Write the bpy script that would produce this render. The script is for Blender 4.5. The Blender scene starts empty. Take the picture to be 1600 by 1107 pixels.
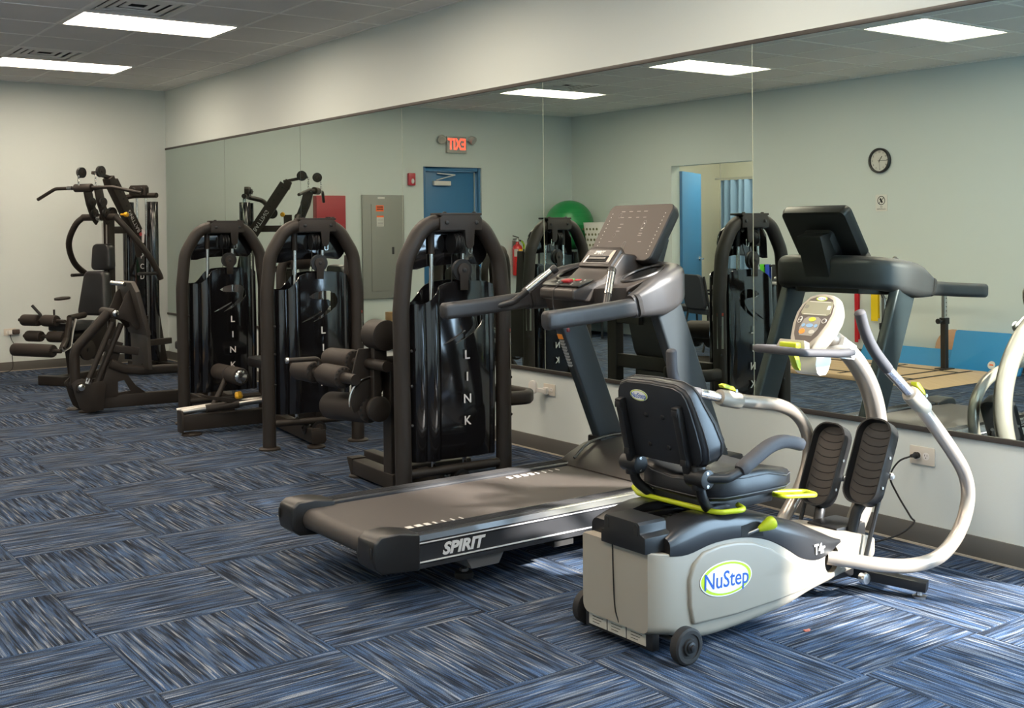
import bpy, bmesh, math, random
from mathutils import Vector, Matrix
random.seed(7)
C = bpy.context.scene.collection
SC = bpy.context.scene
V = Vector

# ------------------------------------------------------------------ camera
CAM_H = 1.4108
YAW, PITCH, ROLL = 0.6277, -0.0157, -0.0101
cam_d = bpy.data.cameras.new('camera'); cam = bpy.data.objects.new('camera', cam_d); C.objects.link(cam)
cam_d.sensor_width = 36.0; cam_d.lens = 1795.2567/1600*36.0
cam_d.shift_y = -(553.5-387.6443)/1600.0
cam_d.clip_start = 0.05; cam_d.clip_end = 200
_f0 = V((math.sin(YAW), math.cos(YAW), 0)); _r0 = V((math.cos(YAW), -math.sin(YAW), 0)); _u0 = V((0, 0, 1))
_f = _f0*math.cos(PITCH)+_u0*math.sin(PITCH); _u = _u0*math.cos(PITCH)-_f0*math.sin(PITCH)
_r = _r0*math.cos(ROLL)+_u*math.sin(ROLL); _u = _u*math.cos(ROLL)-_r0*math.sin(ROLL)
cam.matrix_world = Matrix(((_r.x, _u.x, -_f.x, 0), (_r.y, _u.y, -_f.y, 0), (_r.z, _u.z, -_f.z, CAM_H), (0, 0, 0, 1)))
SC.camera = cam

# ------------------------------------------------------------------ world, sun, exposure
SC.view_settings.view_transform = 'Standard'; SC.view_settings.look = 'None'
SC.view_settings.exposure = 0.08; SC.view_settings.gamma = 1.0
SC.view_settings.use_curve_mapping = False
SC.cycles.use_denoising = True
SC.cycles.max_bounces = 10; SC.cycles.glossy_bounces = 6; SC.cycles.diffuse_bounces = 5
SC.cycles.sample_clamp_indirect = 4.0
SC.cycles.caustics_reflective = False; SC.cycles.caustics_refractive = False
w = bpy.data.worlds.new('sky'); SC.world = w; w.use_nodes = True
bg = w.node_tree.nodes['Background']; bg.inputs[0].default_value = (0.55, 0.78, 1.0, 1); bg.inputs[1].default_value = SKY = 16.0
sun_d = bpy.data.lights.new('sun', 'SUN'); sun = bpy.data.objects.new('sun', sun_d); C.objects.link(sun)
sun_d.energy = 27.0; sun_d.angle = math.radians(2.5); sun_d.color = (1.0, 0.95, 0.88)
_sd = V((-0.48, 1.0, 0)).normalized()*math.cos(math.radians(30))+V((0, 0, -math.sin(math.radians(30))))
sun.rotation_euler = (-_sd).to_track_quat('Z', 'Y').to_euler()
sun.location = (8, -4, 6)
LAMP = 22.0

# ------------------------------------------------------------------ room numbers
XM = 4.4196; XO = -1.409; YB = 12.648; YF = -1.6; ZC = 3.0017; ZT = 2.3505; ZBm = 0.5113; BB = 0.098

# ------------------------------------------------------------------ materials
MATS = {}
def mat(name, col, rough=0.5, metal=0.0, bump=0.0, bscale=200.0, coat=0.0, spec=0.5, var=0.0, emit=None, estr=0.0, trans=0.0, alpha=1.0):
    if name in MATS: return MATS[name]
    m = bpy.data.materials.new(name); m.use_nodes = True; nt = m.node_tree; b = nt.nodes['Principled BSDF']
    b.inputs['Base Color'].default_value = (*col, 1); b.inputs['Roughness'].default_value = rough; b.inputs['Metallic'].default_value = metal
    b.inputs['Coat Weight'].default_value = coat; b.inputs['Coat Roughness'].default_value = 0.06
    b.inputs['Specular IOR Level'].default_value = spec
    b.inputs['Transmission Weight'].default_value = trans; b.inputs['Alpha'].default_value = alpha
    if emit: b.inputs['Emission Color'].default_value = (*emit, 1); b.inputs['Emission Strength'].default_value = estr
    tc = nt.nodes.new('ShaderNodeTexCoord')
    if bump > 0:
        n = nt.nodes.new('ShaderNodeTexNoise'); n.inputs['Scale'].default_value = bscale; n.inputs['Detail'].default_value = 3
        bp = nt.nodes.new('ShaderNodeBump'); bp.inputs['Strength'].default_value = bump; bp.inputs['Distance'].default_value = 0.002
        nt.links.new(tc.outputs['Object'], n.inputs['Vector']); nt.links.new(n.outputs['Fac'], bp.inputs['Height']); nt.links.new(bp.outputs['Normal'], b.inputs['Normal'])
    if var > 0:
        n2 = nt.nodes.new('ShaderNodeTexNoise'); n2.inputs['Scale'].default_value = 3.0; n2.inputs['Detail'].default_value = 4
        mx = nt.nodes.new('ShaderNodeMix'); mx.data_type = 'RGBA'
        mx.inputs[6].default_value = (*[c*(1-var) for c in col], 1); mx.inputs[7].default_value = (*[min(1, c*(1+var)) for c in col], 1)
        nt.links.new(tc.outputs['Object'], n2.inputs['Vector']); nt.links.new(n2.outputs['Fac'], mx.inputs[0]); nt.links.new(mx.outputs[2], b.inputs['Base Color'])
    MATS[name] = m; return m

M_wall = mat('wall_paint', (0.615, 0.672, 0.655), 0.6, bump=0.15, bscale=120)
M_ceil = mat('ceiling_tile', (0.80, 0.79, 0.77), 0.9, bump=0.5, bscale=90, var=0.04)
M_grid = mat('ceiling_grid', (0.95, 0.94, 0.91), 0.5)
M_base = mat('vinyl_base', (0.105, 0.10, 0.09), 0.55)
M_caulk = mat('base_bead', (0.42, 0.38, 0.31), 0.6)
M_mirror = mat('mirror_glass', (0.77, 0.87, 0.81), 0.0, metal=1.0)
M_medge = mat('mirror_edge', (0.05, 0.06, 0.05), 0.3)
M_chan = mat('mirror_channel', (0.035, 0.03, 0.026), 0.45)
M_frame = mat('brown_black_powder_coat', (0.021, 0.0165, 0.0135), 0.52, bump=0.35, bscale=420, spec=0.32)
M_gloss = mat('gloss_black_plastic', (0.006, 0.006, 0.007), 0.10, coat=0.5)
M_black = mat('black_plastic', (0.009, 0.009, 0.0095), 0.42, spec=0.4)
M_rub = mat('black_rubber', (0.012, 0.011, 0.011), 0.75)
M_foam = mat('foam_roller', (0.027, 0.021, 0.0175), 0.62, bump=0.25, bscale=500, spec=0.32)
M_vinyl = mat('black_vinyl', (0.011, 0.011, 0.0125), 0.38, bump=0.12, bscale=350)
M_chrome = mat('chrome', (0.58, 0.58, 0.57), 0.2, metal=1.0)
M_steel = mat('brushed_steel', (0.55, 0.54, 0.52), 0.3, metal=1.0)
M_white = mat('white_plastic', (0.72, 0.70, 0.66), 0.4)
M_print = mat('silver_print', (0.66, 0.66, 0.66), 0.4)
M_yel = mat('yellow_plastic', (0.80, 0.42, 0.02), 0.35)
M_light = mat('light_diffuser', (0.9, 0.9, 0.9), 0.5, emit=(1.0, 0.835, 0.65), estr=LAMP)

def carpet_material():
    m = bpy.data.materials.new('striped_carpet'); m.use_nodes = True; nt = m.node_tree; b = nt.nodes['Principled BSDF']
    L = nt.links.new; N = nt.nodes.new
    tc = N('ShaderNodeTexCoord'); oi = N('ShaderNodeObjectInfo')
    def streak(sx, sy, off, detail=2.0):
        mp = N('ShaderNodeMapping'); mp.inputs['Scale'].default_value = (sx, sy, 1)
        cb = N('ShaderNodeCombineXYZ'); mu = N('ShaderNodeMath'); mu.operation = 'MULTIPLY'; mu.inputs[1].default_value = 173.0+off
        L(oi.outputs['Random'], mu.inputs[0]); L(mu.outputs[0], cb.inputs[0]); L(mu.outputs[0], cb.inputs[1]); cb.inputs[2].default_value = off
        ad = N('ShaderNodeVectorMath'); ad.operation = 'ADD'
        L(tc.outputs['Object'], mp.inputs['Vector']); L(mp.outputs[0], ad.inputs[0]); L(cb.outputs[0], ad.inputs[1])
        n = N('ShaderNodeTexNoise'); n.inputs['Scale'].default_value = 1.0; n.inputs['Detail'].default_value = detail; n.inputs['Roughness'].default_value = 0.6
        L(ad.outputs[0], n.inputs['Vector']); return n.outputs['Fac']
    s1 = streak(3.0, 62.0, 3.0, 1.5); s2 = streak(3.4, 105.0, 11.0, 1.0); s3 = streak(4.0, 22.0, 23.0, 2.0); s4 = streak(340.0, 340.0, 31.0, 0.0)
    def ramp(fac, stops):
        r = N('ShaderNodeValToRGB'); e = r.color_ramp.elements
        e[0].position, e[0].color = stops[0][0], (*stops[0][1], 1); e[1].position, e[1].color = stops[-1][0], (*stops[-1][1], 1)
        for p_, c_ in stops[1:-1]:
            k = e.new(p_); k.color = (*c_, 1)
        L(fac, r.inputs[0]); return r.outputs[0]
    def mix(a, bb, f, mode='MIX'):
        x = N('ShaderNodeMix'); x.data_type = 'RGBA'; x.blend_type = mode
        L(a, x.inputs[6]); L(bb, x.inputs[7])
        if isinstance(f, float): x.inputs[0].default_value = f
        else: L(f, x.inputs[0])
        return x.outputs[2]
    NAVY = (0.013, 0.017, 0.026); BLUE = (0.037, 0.076, 0.158); GREY = (0.098, 0.118, 0.150); PALE = (0.29, 0.29, 0.29); SLATE = (0.029, 0.034, 0.043)
    c1 = ramp(s1, [(0.36, NAVY), (0.44, SLATE), (0.49, BLUE), (0.55, (0.062, 0.082, 0.118)), (0.60, GREY), (0.70, (0.19, 0.21, 0.24))])
    c2 = ramp(s3, [(0.40, (0.022, 0.026, 0.035)), (0.5, (0.042, 0.056, 0.085)), (0.60, (0.062, 0.102, 0.18))])
    col = mix(c1, c2, 0.42)
    f2 = ramp(s2, [(0.62, (0, 0, 0)), (0.68, (0.62, 0.62, 0.62))])
    pale = N('ShaderNodeRGB'); pale.outputs[0].default_value = (*PALE, 1)
    col = mix(col, pale.outputs[0], f2)
    f3 = ramp(s2, [(0.37, (0.78, 0.78, 0.78)), (0.44, (0, 0, 0))])
    navy = N('ShaderNodeRGB'); navy.outputs[0].default_value = (0.010, 0.012, 0.018, 1)
    col = mix(col, navy.outputs[0], f3)
    g = ramp(s4, [(0.3, (0.62, 0.62, 0.62)), (0.7, (1.3, 1.3, 1.3))])
    col = mix(col, g, 1.0, 'MULTIPLY')
    L(col, b.inputs['Base Color']); b.inputs['Roughness'].default_value = 0.95; b.inputs['Specular IOR Level'].default_value = 0.05
    bp = N('ShaderNodeBump'); bp.inputs['Strength'].default_value = 0.6; bp.inputs['Distance'].default_value = 0.003
    L(s4, bp.inputs['Height']); L(bp.outputs[0], b.inputs['Normal'])
    return m
M_carpet = carpet_material()

def wood_material(name, c1, c2):
    m = bpy.data.materials.new(name); m.use_nodes = True; nt = m.node_tree; b = nt.nodes['Principled BSDF']
    tc = nt.nodes.new('ShaderNodeTexCoord'); mp = nt.nodes.new('ShaderNodeMapping'); mp.inputs['Scale'].default_value = (14, 1.2, 14)
    n = nt.nodes.new('ShaderNodeTexNoise'); n.inputs['Scale'].default_value = 2.0; n.inputs['Detail'].default_value = 4
    mx = nt.nodes.new('ShaderNodeMix'); mx.data_type = 'RGBA'; mx.inputs[6].default_value = (*c1, 1); mx.inputs[7].default_value = (*c2, 1)
    nt.links.new(tc.outputs['Object'], mp.inputs[0]); nt.links.new(mp.outputs[0], n.inputs['Vector']); nt.links.new(n.outputs['Fac'], mx.inputs[0]); nt.links.new(mx.outputs[2], b.inputs['Base Color'])
    b.inputs['Roughness'].default_value = 0.45; return m

# ------------------------------------------------------------------ mesh helpers (all take world coordinates)
def box(bm, x0, x1, y0, y1, z0, z1):
    vs = [bm.verts.new((x, y, z)) for x in (x0, x1) for y in (y0, y1) for z in (z0, z1)]
    for f in ((0, 1, 3, 2), (4, 6, 7, 5), (0, 4, 5, 1), (2, 3, 7, 6), (0, 2, 6, 4), (1, 5, 7, 3)): bm.faces.new([vs[i] for i in f])
    return bm
def frame_of(d, up=None):
    d = V(d).normalized(); up = V(up) if up is not None else V((0, 0, 1))
    if abs(d.dot(up.normalized())) > 0.99: up = V((1, 0, 0)) if abs(d.x) < 0.9 else V((0, 1, 0))
    s = d.cross(up).normalized(); u = s.cross(d).normalized(); return d, s, u
def ring_faces(bm, rings, closed=True, cap0=True, cap1=True):
    n = len(rings[0])
    for a, b in zip(rings[:-1], rings[1:]):
        for i in range(n if closed else n-1):
            j = (i+1) % n
            try: bm.faces.new((a[i], a[j], b[j], b[i]))
            except ValueError: pass
    if cap0:
        try: bm.faces.new(list(reversed(rings[0])))
        except ValueError: pass
    if cap1:
        try: bm.faces.new(rings[-1])
        except ValueError: pass
def bar(bm, p0, p1, w, h, up=None):
    """rectangular bar; w sideways, h along up"""
    p0, p1 = V(p0), V(p1); d, s, u = frame_of(p1-p0, up); rs = []
    for p in (p0, p1): rs.append([bm.verts.new(p+s*a*w/2+u*b*h/2) for a, b in ((-1, -1), (1, -1), (1, 1), (-1, 1))])
    ring_faces(bm, rs); return bm
def cyl(bm, p0, p1, r, r1=None, seg=16):
    p0, p1 = V(p0), V(p1); d, s, u = frame_of(p1-p0); r1 = r if r1 is None else r1; rs = []
    for p, q in ((p0, r), (p1, r1)): rs.append([bm.verts.new(p+(s*math.cos(t)+u*math.sin(t))*q) for t in [2*math.pi*i/seg for i in range(seg)]])
    ring_faces(bm, rs); return bm
def lathe(bm, o, axis, prof, seg=20):
    """prof: list of (distance along axis, radius)"""
    o = V(o); d, s, u = frame_of(axis); rs = []
    for t, r in prof: rs.append([bm.verts.new(o+d*t+(s*math.cos(a)+u*math.sin(a))*max(r, 1e-4)) for a in [2*math.pi*i/seg for i in range(seg)]])
    ring_faces(bm, rs); return bm
def fillet(pts, rad, n=6):
    pts = [V(p) for p in pts]; out = [pts[0]]
    for i in range(1, len(pts)-1):
        p = pts[i]; a = pts[i-1]-p; b = pts[i+1]-p; la, lb = a.length, b.length; a.normalize(); b.normalize()
        R = rad[i] if isinstance(rad, (list, tuple)) else rad
        ang = a.angle(b)
        if ang > 3.10 or R <= 0: out.append(p); continue
        t = min(R/math.tan(ang/2), la*0.49, lb*0.49)
        A, B = p+a*t, p+b*t
        for k in range(n+1):
            s = k/n; out.append((1-s)**2*A+2*s*(1-s)*p+s*s*B)
    out.append(pts[-1]); return out
def spline(pts, n=8):
    pts = [V(p) for p in pts]; out = []
    P = [pts[0]*2-pts[1]]+pts+[pts[-1]*2-pts[-2]]
    for i in range(1, len(P)-2):
        for k in range(n):
            t = k/n; a, b, c, d = P[i-1], P[i], P[i+1], P[i+2]
            out.append(0.5*((2*b)+(c-a)*t+(2*a-5*b+4*c-d)*t*t+(3*b-a-3*c+d)*t**3))
    out.append(pts[-1]); return out
def sweep(bm, pts, prof, up=None, closed=False, scale=None):
    """sweep a closed 2D profile [(side, up)] along points"""
    pts = [V(p) for p in pts]; n = len(pts); rs = []; ref = V(up) if up is not None else None; pu = None
    for i, p in enumerate(pts):
        if closed: d = pts[(i+1) % n]-pts[i-1]
        else: d = pts[min(i+1, n-1)]-pts[max(i-1, 0)]
        d.normalize()
        if ref is not None: _, s, u = frame_of(d, ref)
        else:
            if pu is None: _, s, u = frame_of(d)
            else:
                u = pu-d*pu.dot(d); u.normalize(); s = d.cross(u).normalized()
            pu = u
        k = scale[i] if scale else 1.0
        rs.append([bm.verts.new(p+s*a*k+u*b*k) for a, b in prof])
    if closed: rs.append(rs[0])
    ring_faces(bm, rs, cap0=not closed, cap1=not closed); return bm
def circ(r, seg=12, ry=None): return [(math.cos(2*math.pi*i/seg)*r, math.sin(2*math.pi*i/seg)*(ry or r)) for i in range(seg)]
def rrect(w, h, r, n=4):
    out = []
    for cx, cy, a0 in ((w/2-r, h/2-r, 0), (-w/2+r, h/2-r, 90), (-w/2+r, -h/2+r, 180), (w/2-r, -h/2+r, 270)):
        for k in range(n+1):
            a = math.radians(a0+90*k/n); out.append((cx+r*math.cos(a), cy+r*math.sin(a)))
    return out
def tube(bm, pts, r, rad=0.0, seg=12, n=6, closed=False, up=None):
    return sweep(bm, fillet(pts, rad, n) if rad else pts, circ(r, seg), closed=closed, up=up)
def rtube(bm, pts, w, h, rad=0.0, r=0.006, up=None, n=6):
    return sweep(bm, fillet(pts, rad, n) if rad else pts, rrect(w, h, min(r, w*.49, h*.49), 3), up=up or (0, 0, 1))
def prism(bm, poly, o, u, v, t):
    """polygon (u,v coords) at origin o, extruded by vector t"""
    o, u, v, t = V(o), V(u), V(v), V(t)
    a = [bm.verts.new(o+u*x+v*y) for x, y in poly]; b = [bm.verts.new(o+u*x+v*y+t) for x, y in poly]
    n = len(a); bm.faces.new(a); bm.faces.new(list(reversed(b)))
    for i in range(n): j = (i+1) % n; bm.faces.new((a[j], a[i], b[i], b[j]))
    return bm
def ellipsoid(bm, c, rx, ry, rz, M=None, seg=20, rings=12):
    r = bmesh.ops.create_uvsphere(bm, u_segments=seg, v_segments=rings, radius=1.0)
    for v_ in r['verts']:
        q = V((v_.co.x*rx, v_.co.y*ry, v_.co.z*rz)); v_.co = V(c)+(M @ q if M else q)
    return bm
def loft(bm, sections, cap=True):
    rs = [[bm.verts.new(p) for p in s] for s in sections]; ring_faces(bm, rs, True, cap, cap); return bm
def arc2(cx, cy, r, a0, a1, n=8, ry=None):
    ry = ry or r; return [(cx+r*math.cos(math.radians(a0+(a1-a0)*k/n)), cy+ry*math.sin(math.radians(a0+(a1-a0)*k/n))) for k in range(n+1)]
NB = bmesh.new

# ------------------------------------------------------------------ object helpers
def root_loc(parent):
    o = V((0, 0, 0))
    while parent is not None: o = o+parent.location; parent = parent.parent
    return o
def obj(name, bm, m, parent=None, bevel=0.0, seg=2, smooth=35, loc=None, label=None):
    """one mesh object; geometry was given in world coordinates; loc = origin for top-level objects"""
    off = root_loc(parent) if parent is not None else V(loc or (0, 0, 0))
    bmesh.ops.remove_doubles(bm, verts=bm.verts, dist=1e-5)
    bmesh.ops.recalc_face_normals(bm, faces=bm.faces)
    if bevel > 0:
        es = [e for e in bm.edges if len(e.link_faces) == 2 and e.calc_face_angle(0) > math.radians(40)]
        if es: bmesh.ops.bevel(bm, geom=es, offset=bevel, segments=seg, profile=0.6, affect='EDGES', clamp_overlap=True)
    bmesh.ops.translate(bm, verts=bm.verts, vec=-off)
    me = bpy.data.meshes.new(name); bm.to_mesh(me); bm.free()
    if smooth:
        me.polygons.foreach_set('use_smooth', [True]*len(me.polygons)); me.set_sharp_from_angle(angle=math.radians(smooth))
    me.materials.append(m)
    o = bpy.data.objects.new(name, me); C.objects.link(o)
    if parent is not None: o.parent = parent
    else: o.location = off
    if label: o['label'] = label
    return o
def thing(name, label, cat, loc, group=None):
    o = bpy.data.objects.new(name, None); C.objects.link(o); o.location = loc; o.empty_display_size = 0.1
    o['label'] = label; o['category'] = cat
    if group: o['group'] = group
    return o
def tag(o, label, cat, group=None):
    o['label'] = label; o['category'] = cat
    if group: o['group'] = group
    return o
def struct(o): o['kind'] = 'structure'; return o
def text(name, s, size, m, parent, o, xd, yd, depth=0.0008, shear=0.0, align='CENTER', bold=0.0, sx=1.0, fit=None):
    cu = bpy.data.curves.new('t', 'FONT'); cu.body = s; cu.size = size; cu.align_x = align; cu.align_y = 'CENTER'; cu.shear = shear; cu.offset = bold; cu.extrude = depth/2
    cu.resolution_u = 3
    to = bpy.data.objects.new('t', cu); C.objects.link(to); bpy.context.view_layer.update()
    me = bpy.data.meshes.new_from_object(to.evaluated_get(bpy.context.evaluated_depsgraph_get()))
    bpy.data.objects.remove(to); bpy.data.curves.remove(cu)
    xd, yd = V(xd).normalized(), V(yd).normalized(); zd = xd.cross(yd).normalized(); o = V(o); off = root_loc(parent)
    for v_ in me.vertices: v_.co = o+xd*v_.co.x*sx+yd*v_.co.y+zd*v_.co.z-off
    me.materials.clear(); me.materials.append(m); me.name = name
    ob = bpy.data.objects.new(name, me); C.objects.link(ob); ob.parent = parent; return ob
def cut(ob, bm_cut):
    """boolean difference with a world-space cutter"""
    off = root_loc(ob) if ob.parent else ob.location
    bmesh.ops.recalc_face_normals(bm_cut, faces=bm_cut.faces)
    me = bpy.data.meshes.new('c'); bm_cut.to_mesh(me); bm_cut.free()
    co = bpy.data.objects.new('c', me); C.objects.link(co)
    md = ob.modifiers.new('b', 'BOOLEAN'); md.operation = 'DIFFERENCE'; md.object = co; md.solver = 'EXACT'
    bpy.context.view_layer.update()
    nm = bpy.data.meshes.new_from_object(ob.evaluated_get(bpy.context.evaluated_depsgraph_get()))
    ob.modifiers.clear(); old = ob.data; nmn = old.name; ob.data = nm; bpy.data.meshes.remove(old); nm.name = nmn
    bpy.data.objects.remove(co); bpy.data.meshes.remove(me)
    nm.polygons.foreach_set('use_smooth', [True]*len(nm.polygons)); nm.set_sharp_from_angle(angle=math.radians(35))
# ================================================================== THE ROOM
bm = NB(); box(bm, XO-3.2, XM+0.12, YF-0.12, YB+0.12, -0.10, -0.012); floor = struct(obj('floor', bm, mat('subfloor', (0.03, 0.035, 0.045), 0.9), smooth=0))
# carpet tiles, quarter-turned
TS = 0.61; TX, TY = 1.7772, 4.0935; cache = {}
def carpet_tile(x0, x1, y0, y1, turn):
    w_, h_ = x1-x0, y1-y0; key = (round(w_, 3), round(h_, 3), turn)
    if key not in cache:
        a, b = (w_, h_) if not turn else (h_, w_)
        b_ = NB(); g = 0.0006; box(b_, -a/2+g, a/2-g, -b/2+g, b/2-g, -0.012, 0.0)
        es = [e for e in b_.edges if e.verts[0].co.z > -0.001 and e.verts[1].co.z > -0.001]
        bmesh.ops.bevel(b_, geom=es, offset=0.002, segments=1, affect='EDGES')
        bmesh.ops.recalc_face_normals(b_, faces=b_.faces)
        me = bpy.data.meshes.new('carpet_tile'); b_.to_mesh(me); b_.free(); me.materials.append(M_carpet); cache[key] = me
    o = bpy.data.objects.new('carpet_tile', cache[key]); C.objects.link(o); o.parent = floor
    o.location = ((x0+x1)/2, (y0+y1)/2, 0); o.rotation_euler = (0, 0, math.pi/2 if turn else 0)
i0 = math.floor((XO-TX)/TS); i1 = math.ceil((XM-TX)/TS); j0 = math.floor((YF-TY)/TS); j1 = math.ceil((YB-TY)/TS)
for i in range(i0, i1):
    for j in range(j0, j1):
        x0, x1 = max(TX+i*TS, XO), min(TX+(i+1)*TS, XM); y0, y1 = max(TY+j*TS, YF), min(TY+(j+1)*TS, YB)
        if x1-x0 < 0.01 or y1-y0 < 0.01: continue
        carpet_tile(x0, x1, y0, y1, (i+j) % 2 == 0)

def wallbox(name, boxes, m=M_wall):
    b_ = NB()
    for q in boxes: box(b_, *q)
    return struct(obj(name, b_, m, smooth=0))
T = 0.14
WY0, WY1, WZ0, WZ1 = -0.12, 2.05, 0.10, 2.75          # the glazed door beside the mirrors, out of frame
wallbox('wall_right', [(XM, XM+T, WY1, YB, 0, ZC), (XM, XM+T, YF, WY0, 0, ZC), (XM, XM+T, WY0, WY1, WZ1, ZC), (XM, XM+T, WY0, WY1, 0, WZ0)])
DX0, DX1, DZ = 0.14, 1.05, 2.24
wallbox('wall_back', [(DX1, XM+T, YB, YB+T, 0, ZC), (XO-T, DX0, YB, YB+T, 0, ZC), (DX0, DX1, YB, YB+T, DZ, ZC)])
OY0, OY1, OZ = 9.27, 10.64, 2.20
wallbox('wall_left', [(XO-T, XO, YF, OY0, 0, ZC), (XO-T, XO, OY1, YB, 0, ZC), (XO-T, XO, OY0, OY1, OZ, ZC)])
wallbox('wall_front', [(XO-T, XM+T, YF-T, YF, 0, ZC)])
# side room behind the opening
XS = XO-2.6; M_wall2 = mat('side_room_paint', (0.66, 0.64, 0.55), 0.6)
wallbox('wall_side_room', [(XS-T, XS, 8.2, 12.4, 0, ZC), (XS, XO-T, 12.3, 12.4, 0, ZC), (XS, XO-T, 8.2, 8.3, 0, ZC)], M_wall2)
bm = NB(); box(bm, XS, XO-T, 8.3, 12.3, -0.012, 0.0); obj('carpet_tile', bm, M_carpet, floor, smooth=0)
# ceiling slab + tiles + grid
bm = NB(); box(bm, XS-T, XM+T, YF-T, YB+T, ZC+0.06, ZC+0.16); ceiling = struct(obj('ceiling', bm, M_ceil, smooth=0))
bm = NB(); box(bm, XS, XO-T, 8.3, 12.3, ZC-0.005, ZC+0.02); obj('ceiling_panel', bm, M_ceil, ceiling, smooth=0)
CX, CY = 2.335, 8.40; PX, PY = 0.61, 0.6325
LIGHTS = []
for k in range(-3, 2): LIGHTS.append((0, 4*k))          # row over the machines: cell index (i, j)
for k in range(-3, 2): LIGHTS.append((-4, 4*k-1))
VENTS = [(0.30, -1), (0.30, 3)]
taken = set()
for i, j in LIGHTS: taken |= {(i, j), (i+1, j)}
VC = [(0, -1), (0, 3), (-3, 2)]
for q in VC: taken.add(q)
ccache = {}
ci0 = math.floor((XO-CX)/PX); ci1 = math.ceil((XM-CX)/PX); cj0 = math.floor((YF-CY)/PY); cj1 = math.ceil((YB-CY)/PY)
for i in range(ci0, ci1):
    for j in range(cj0, cj1):
        if (i, j) in taken: continue
        x0, x1 = max(CX+i*PX, XO), min(CX+(i+1)*PX, XM); y0, y1 = max(CY+j*PY, YF), min(CY+(j+1)*PY, YB)
        if x1-x0 < 0.03 or y1-y0 < 0.03: continue
        key = (round(x1-x0, 3), round(y1-y0, 3))
        if key not in ccache:
            b_ = NB(); g = 0.010; a, b = key; box(b_, -a/2+g, a/2-g, -b/2+g, b/2-g, 0.0, 0.016)
            bmesh.ops.recalc_face_normals(b_, faces=b_.faces)
            me = bpy.data.meshes.new('ceiling_panel'); b_.to_mesh(me); b_.free(); me.materials.append(M_ceil); ccache[key] = me
        o = bpy.data.objects.new('ceiling_panel', ccache[key]); C.objects.link(o); o.parent = ceiling; o.location = ((x0+x1)/2, (y0+y1)/2, ZC)
lit_x = {}
for i in range(ci0, ci1+1):
    x = CX+i*PX
    if XO+0.02 < x < XM-0.02:
        # runners stop where a light spans two cells
        spans = [(YF, YB)]
        for li, lj in LIGHTS:
            if i == li+1:
                a, b = CY+lj*PY, CY+(lj+1)*PY; new = []
                for s, e in spans:
                    if b <= s or a >= e: new.append((s, e))
                    else:
                        if a > s: new.append((s, a))
                        if b < e: new.append((b, e))
                spans = new
        for s, e in spans:
            bm = NB(); box(bm, x-0.011, x+0.011, s, e, ZC-0.004, ZC+0.03); obj('grid_runner', bm, M_grid, ceiling, smooth=0)
for j in range(cj0, cj1+1):
    y = CY+j*PY
    if YF+0.02 < y < YB-0.02:
        bm = NB(); box(bm, XO, XM, y-0.011, y+0.011, ZC-0.0035, ZC+0.03); obj('grid_cross_bar', bm, M_grid, ceiling, smooth=0)
bm = NB()
for q in ((XO, XM, YB-0.022, YB), (XM-0.022, XM, YF, YB), (XO, XO+0.022, YF, YB), (XO, XM, YF, YF+0.022)): box(bm, *q, ZC-0.005, ZC+0.02)
obj('wall_angle', bm, M_grid, ceiling, smooth=0)
# ceiling lights
lt_names = {(0, 0): 'long white ceiling light panel, the nearer one over the machine row', (0, 4): 'long white ceiling light panel at the back, over the corner multi gym',
 (-4, 3): 'ceiling light panel mirrored above the blue exit door', (-4, -1): 'ceiling light panel mirrored above the treadmill display', (-4, -5): 'ceiling light panel mirrored above the wall clock'}
for i, j in LIGHTS:
    x0, x1, y0, y1 = CX+i*PX, CX+(i+2)*PX, CY+j*PY, CY+(j+1)*PY
    lab = lt_names.get((i, j), 'ceiling light panel out of frame towards the front of the room')
    t = thing('ceiling_light', lab, 'ceiling light', ((x0+x1)/2, (y0+y1)/2, ZC), 'recessed ceiling light panels')
    bm = NB(); f = 0.036
    box(bm, x0+.008, x1-.008, y0+.008, y0+f, ZC-.006, ZC+.02); box(bm, x0+.008, x1-.008, y1-f, y1-.008, ZC-.006, ZC+.02)
    box(bm, x0+.008, x0+f, y0+f, y1-f, ZC-.006, ZC+.02); box(bm, x1-f, x1-.008, y0+f, y1-f, ZC-.006, ZC+.02)
    box(bm, x0+.008, x1-.008, y0+.008, y1-.008, ZC+.016, ZC+.024)  # unseen back plate, added to stop light leaking up and into the vents
    obj('frame', bm, M_grid, t, smooth=0)
    bm = NB(); box(bm, x0+f, x1-f, y0+f, y1-f, ZC+.004, ZC+.014); obj('diffuser', bm, M_light, t, smooth=0)
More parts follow.
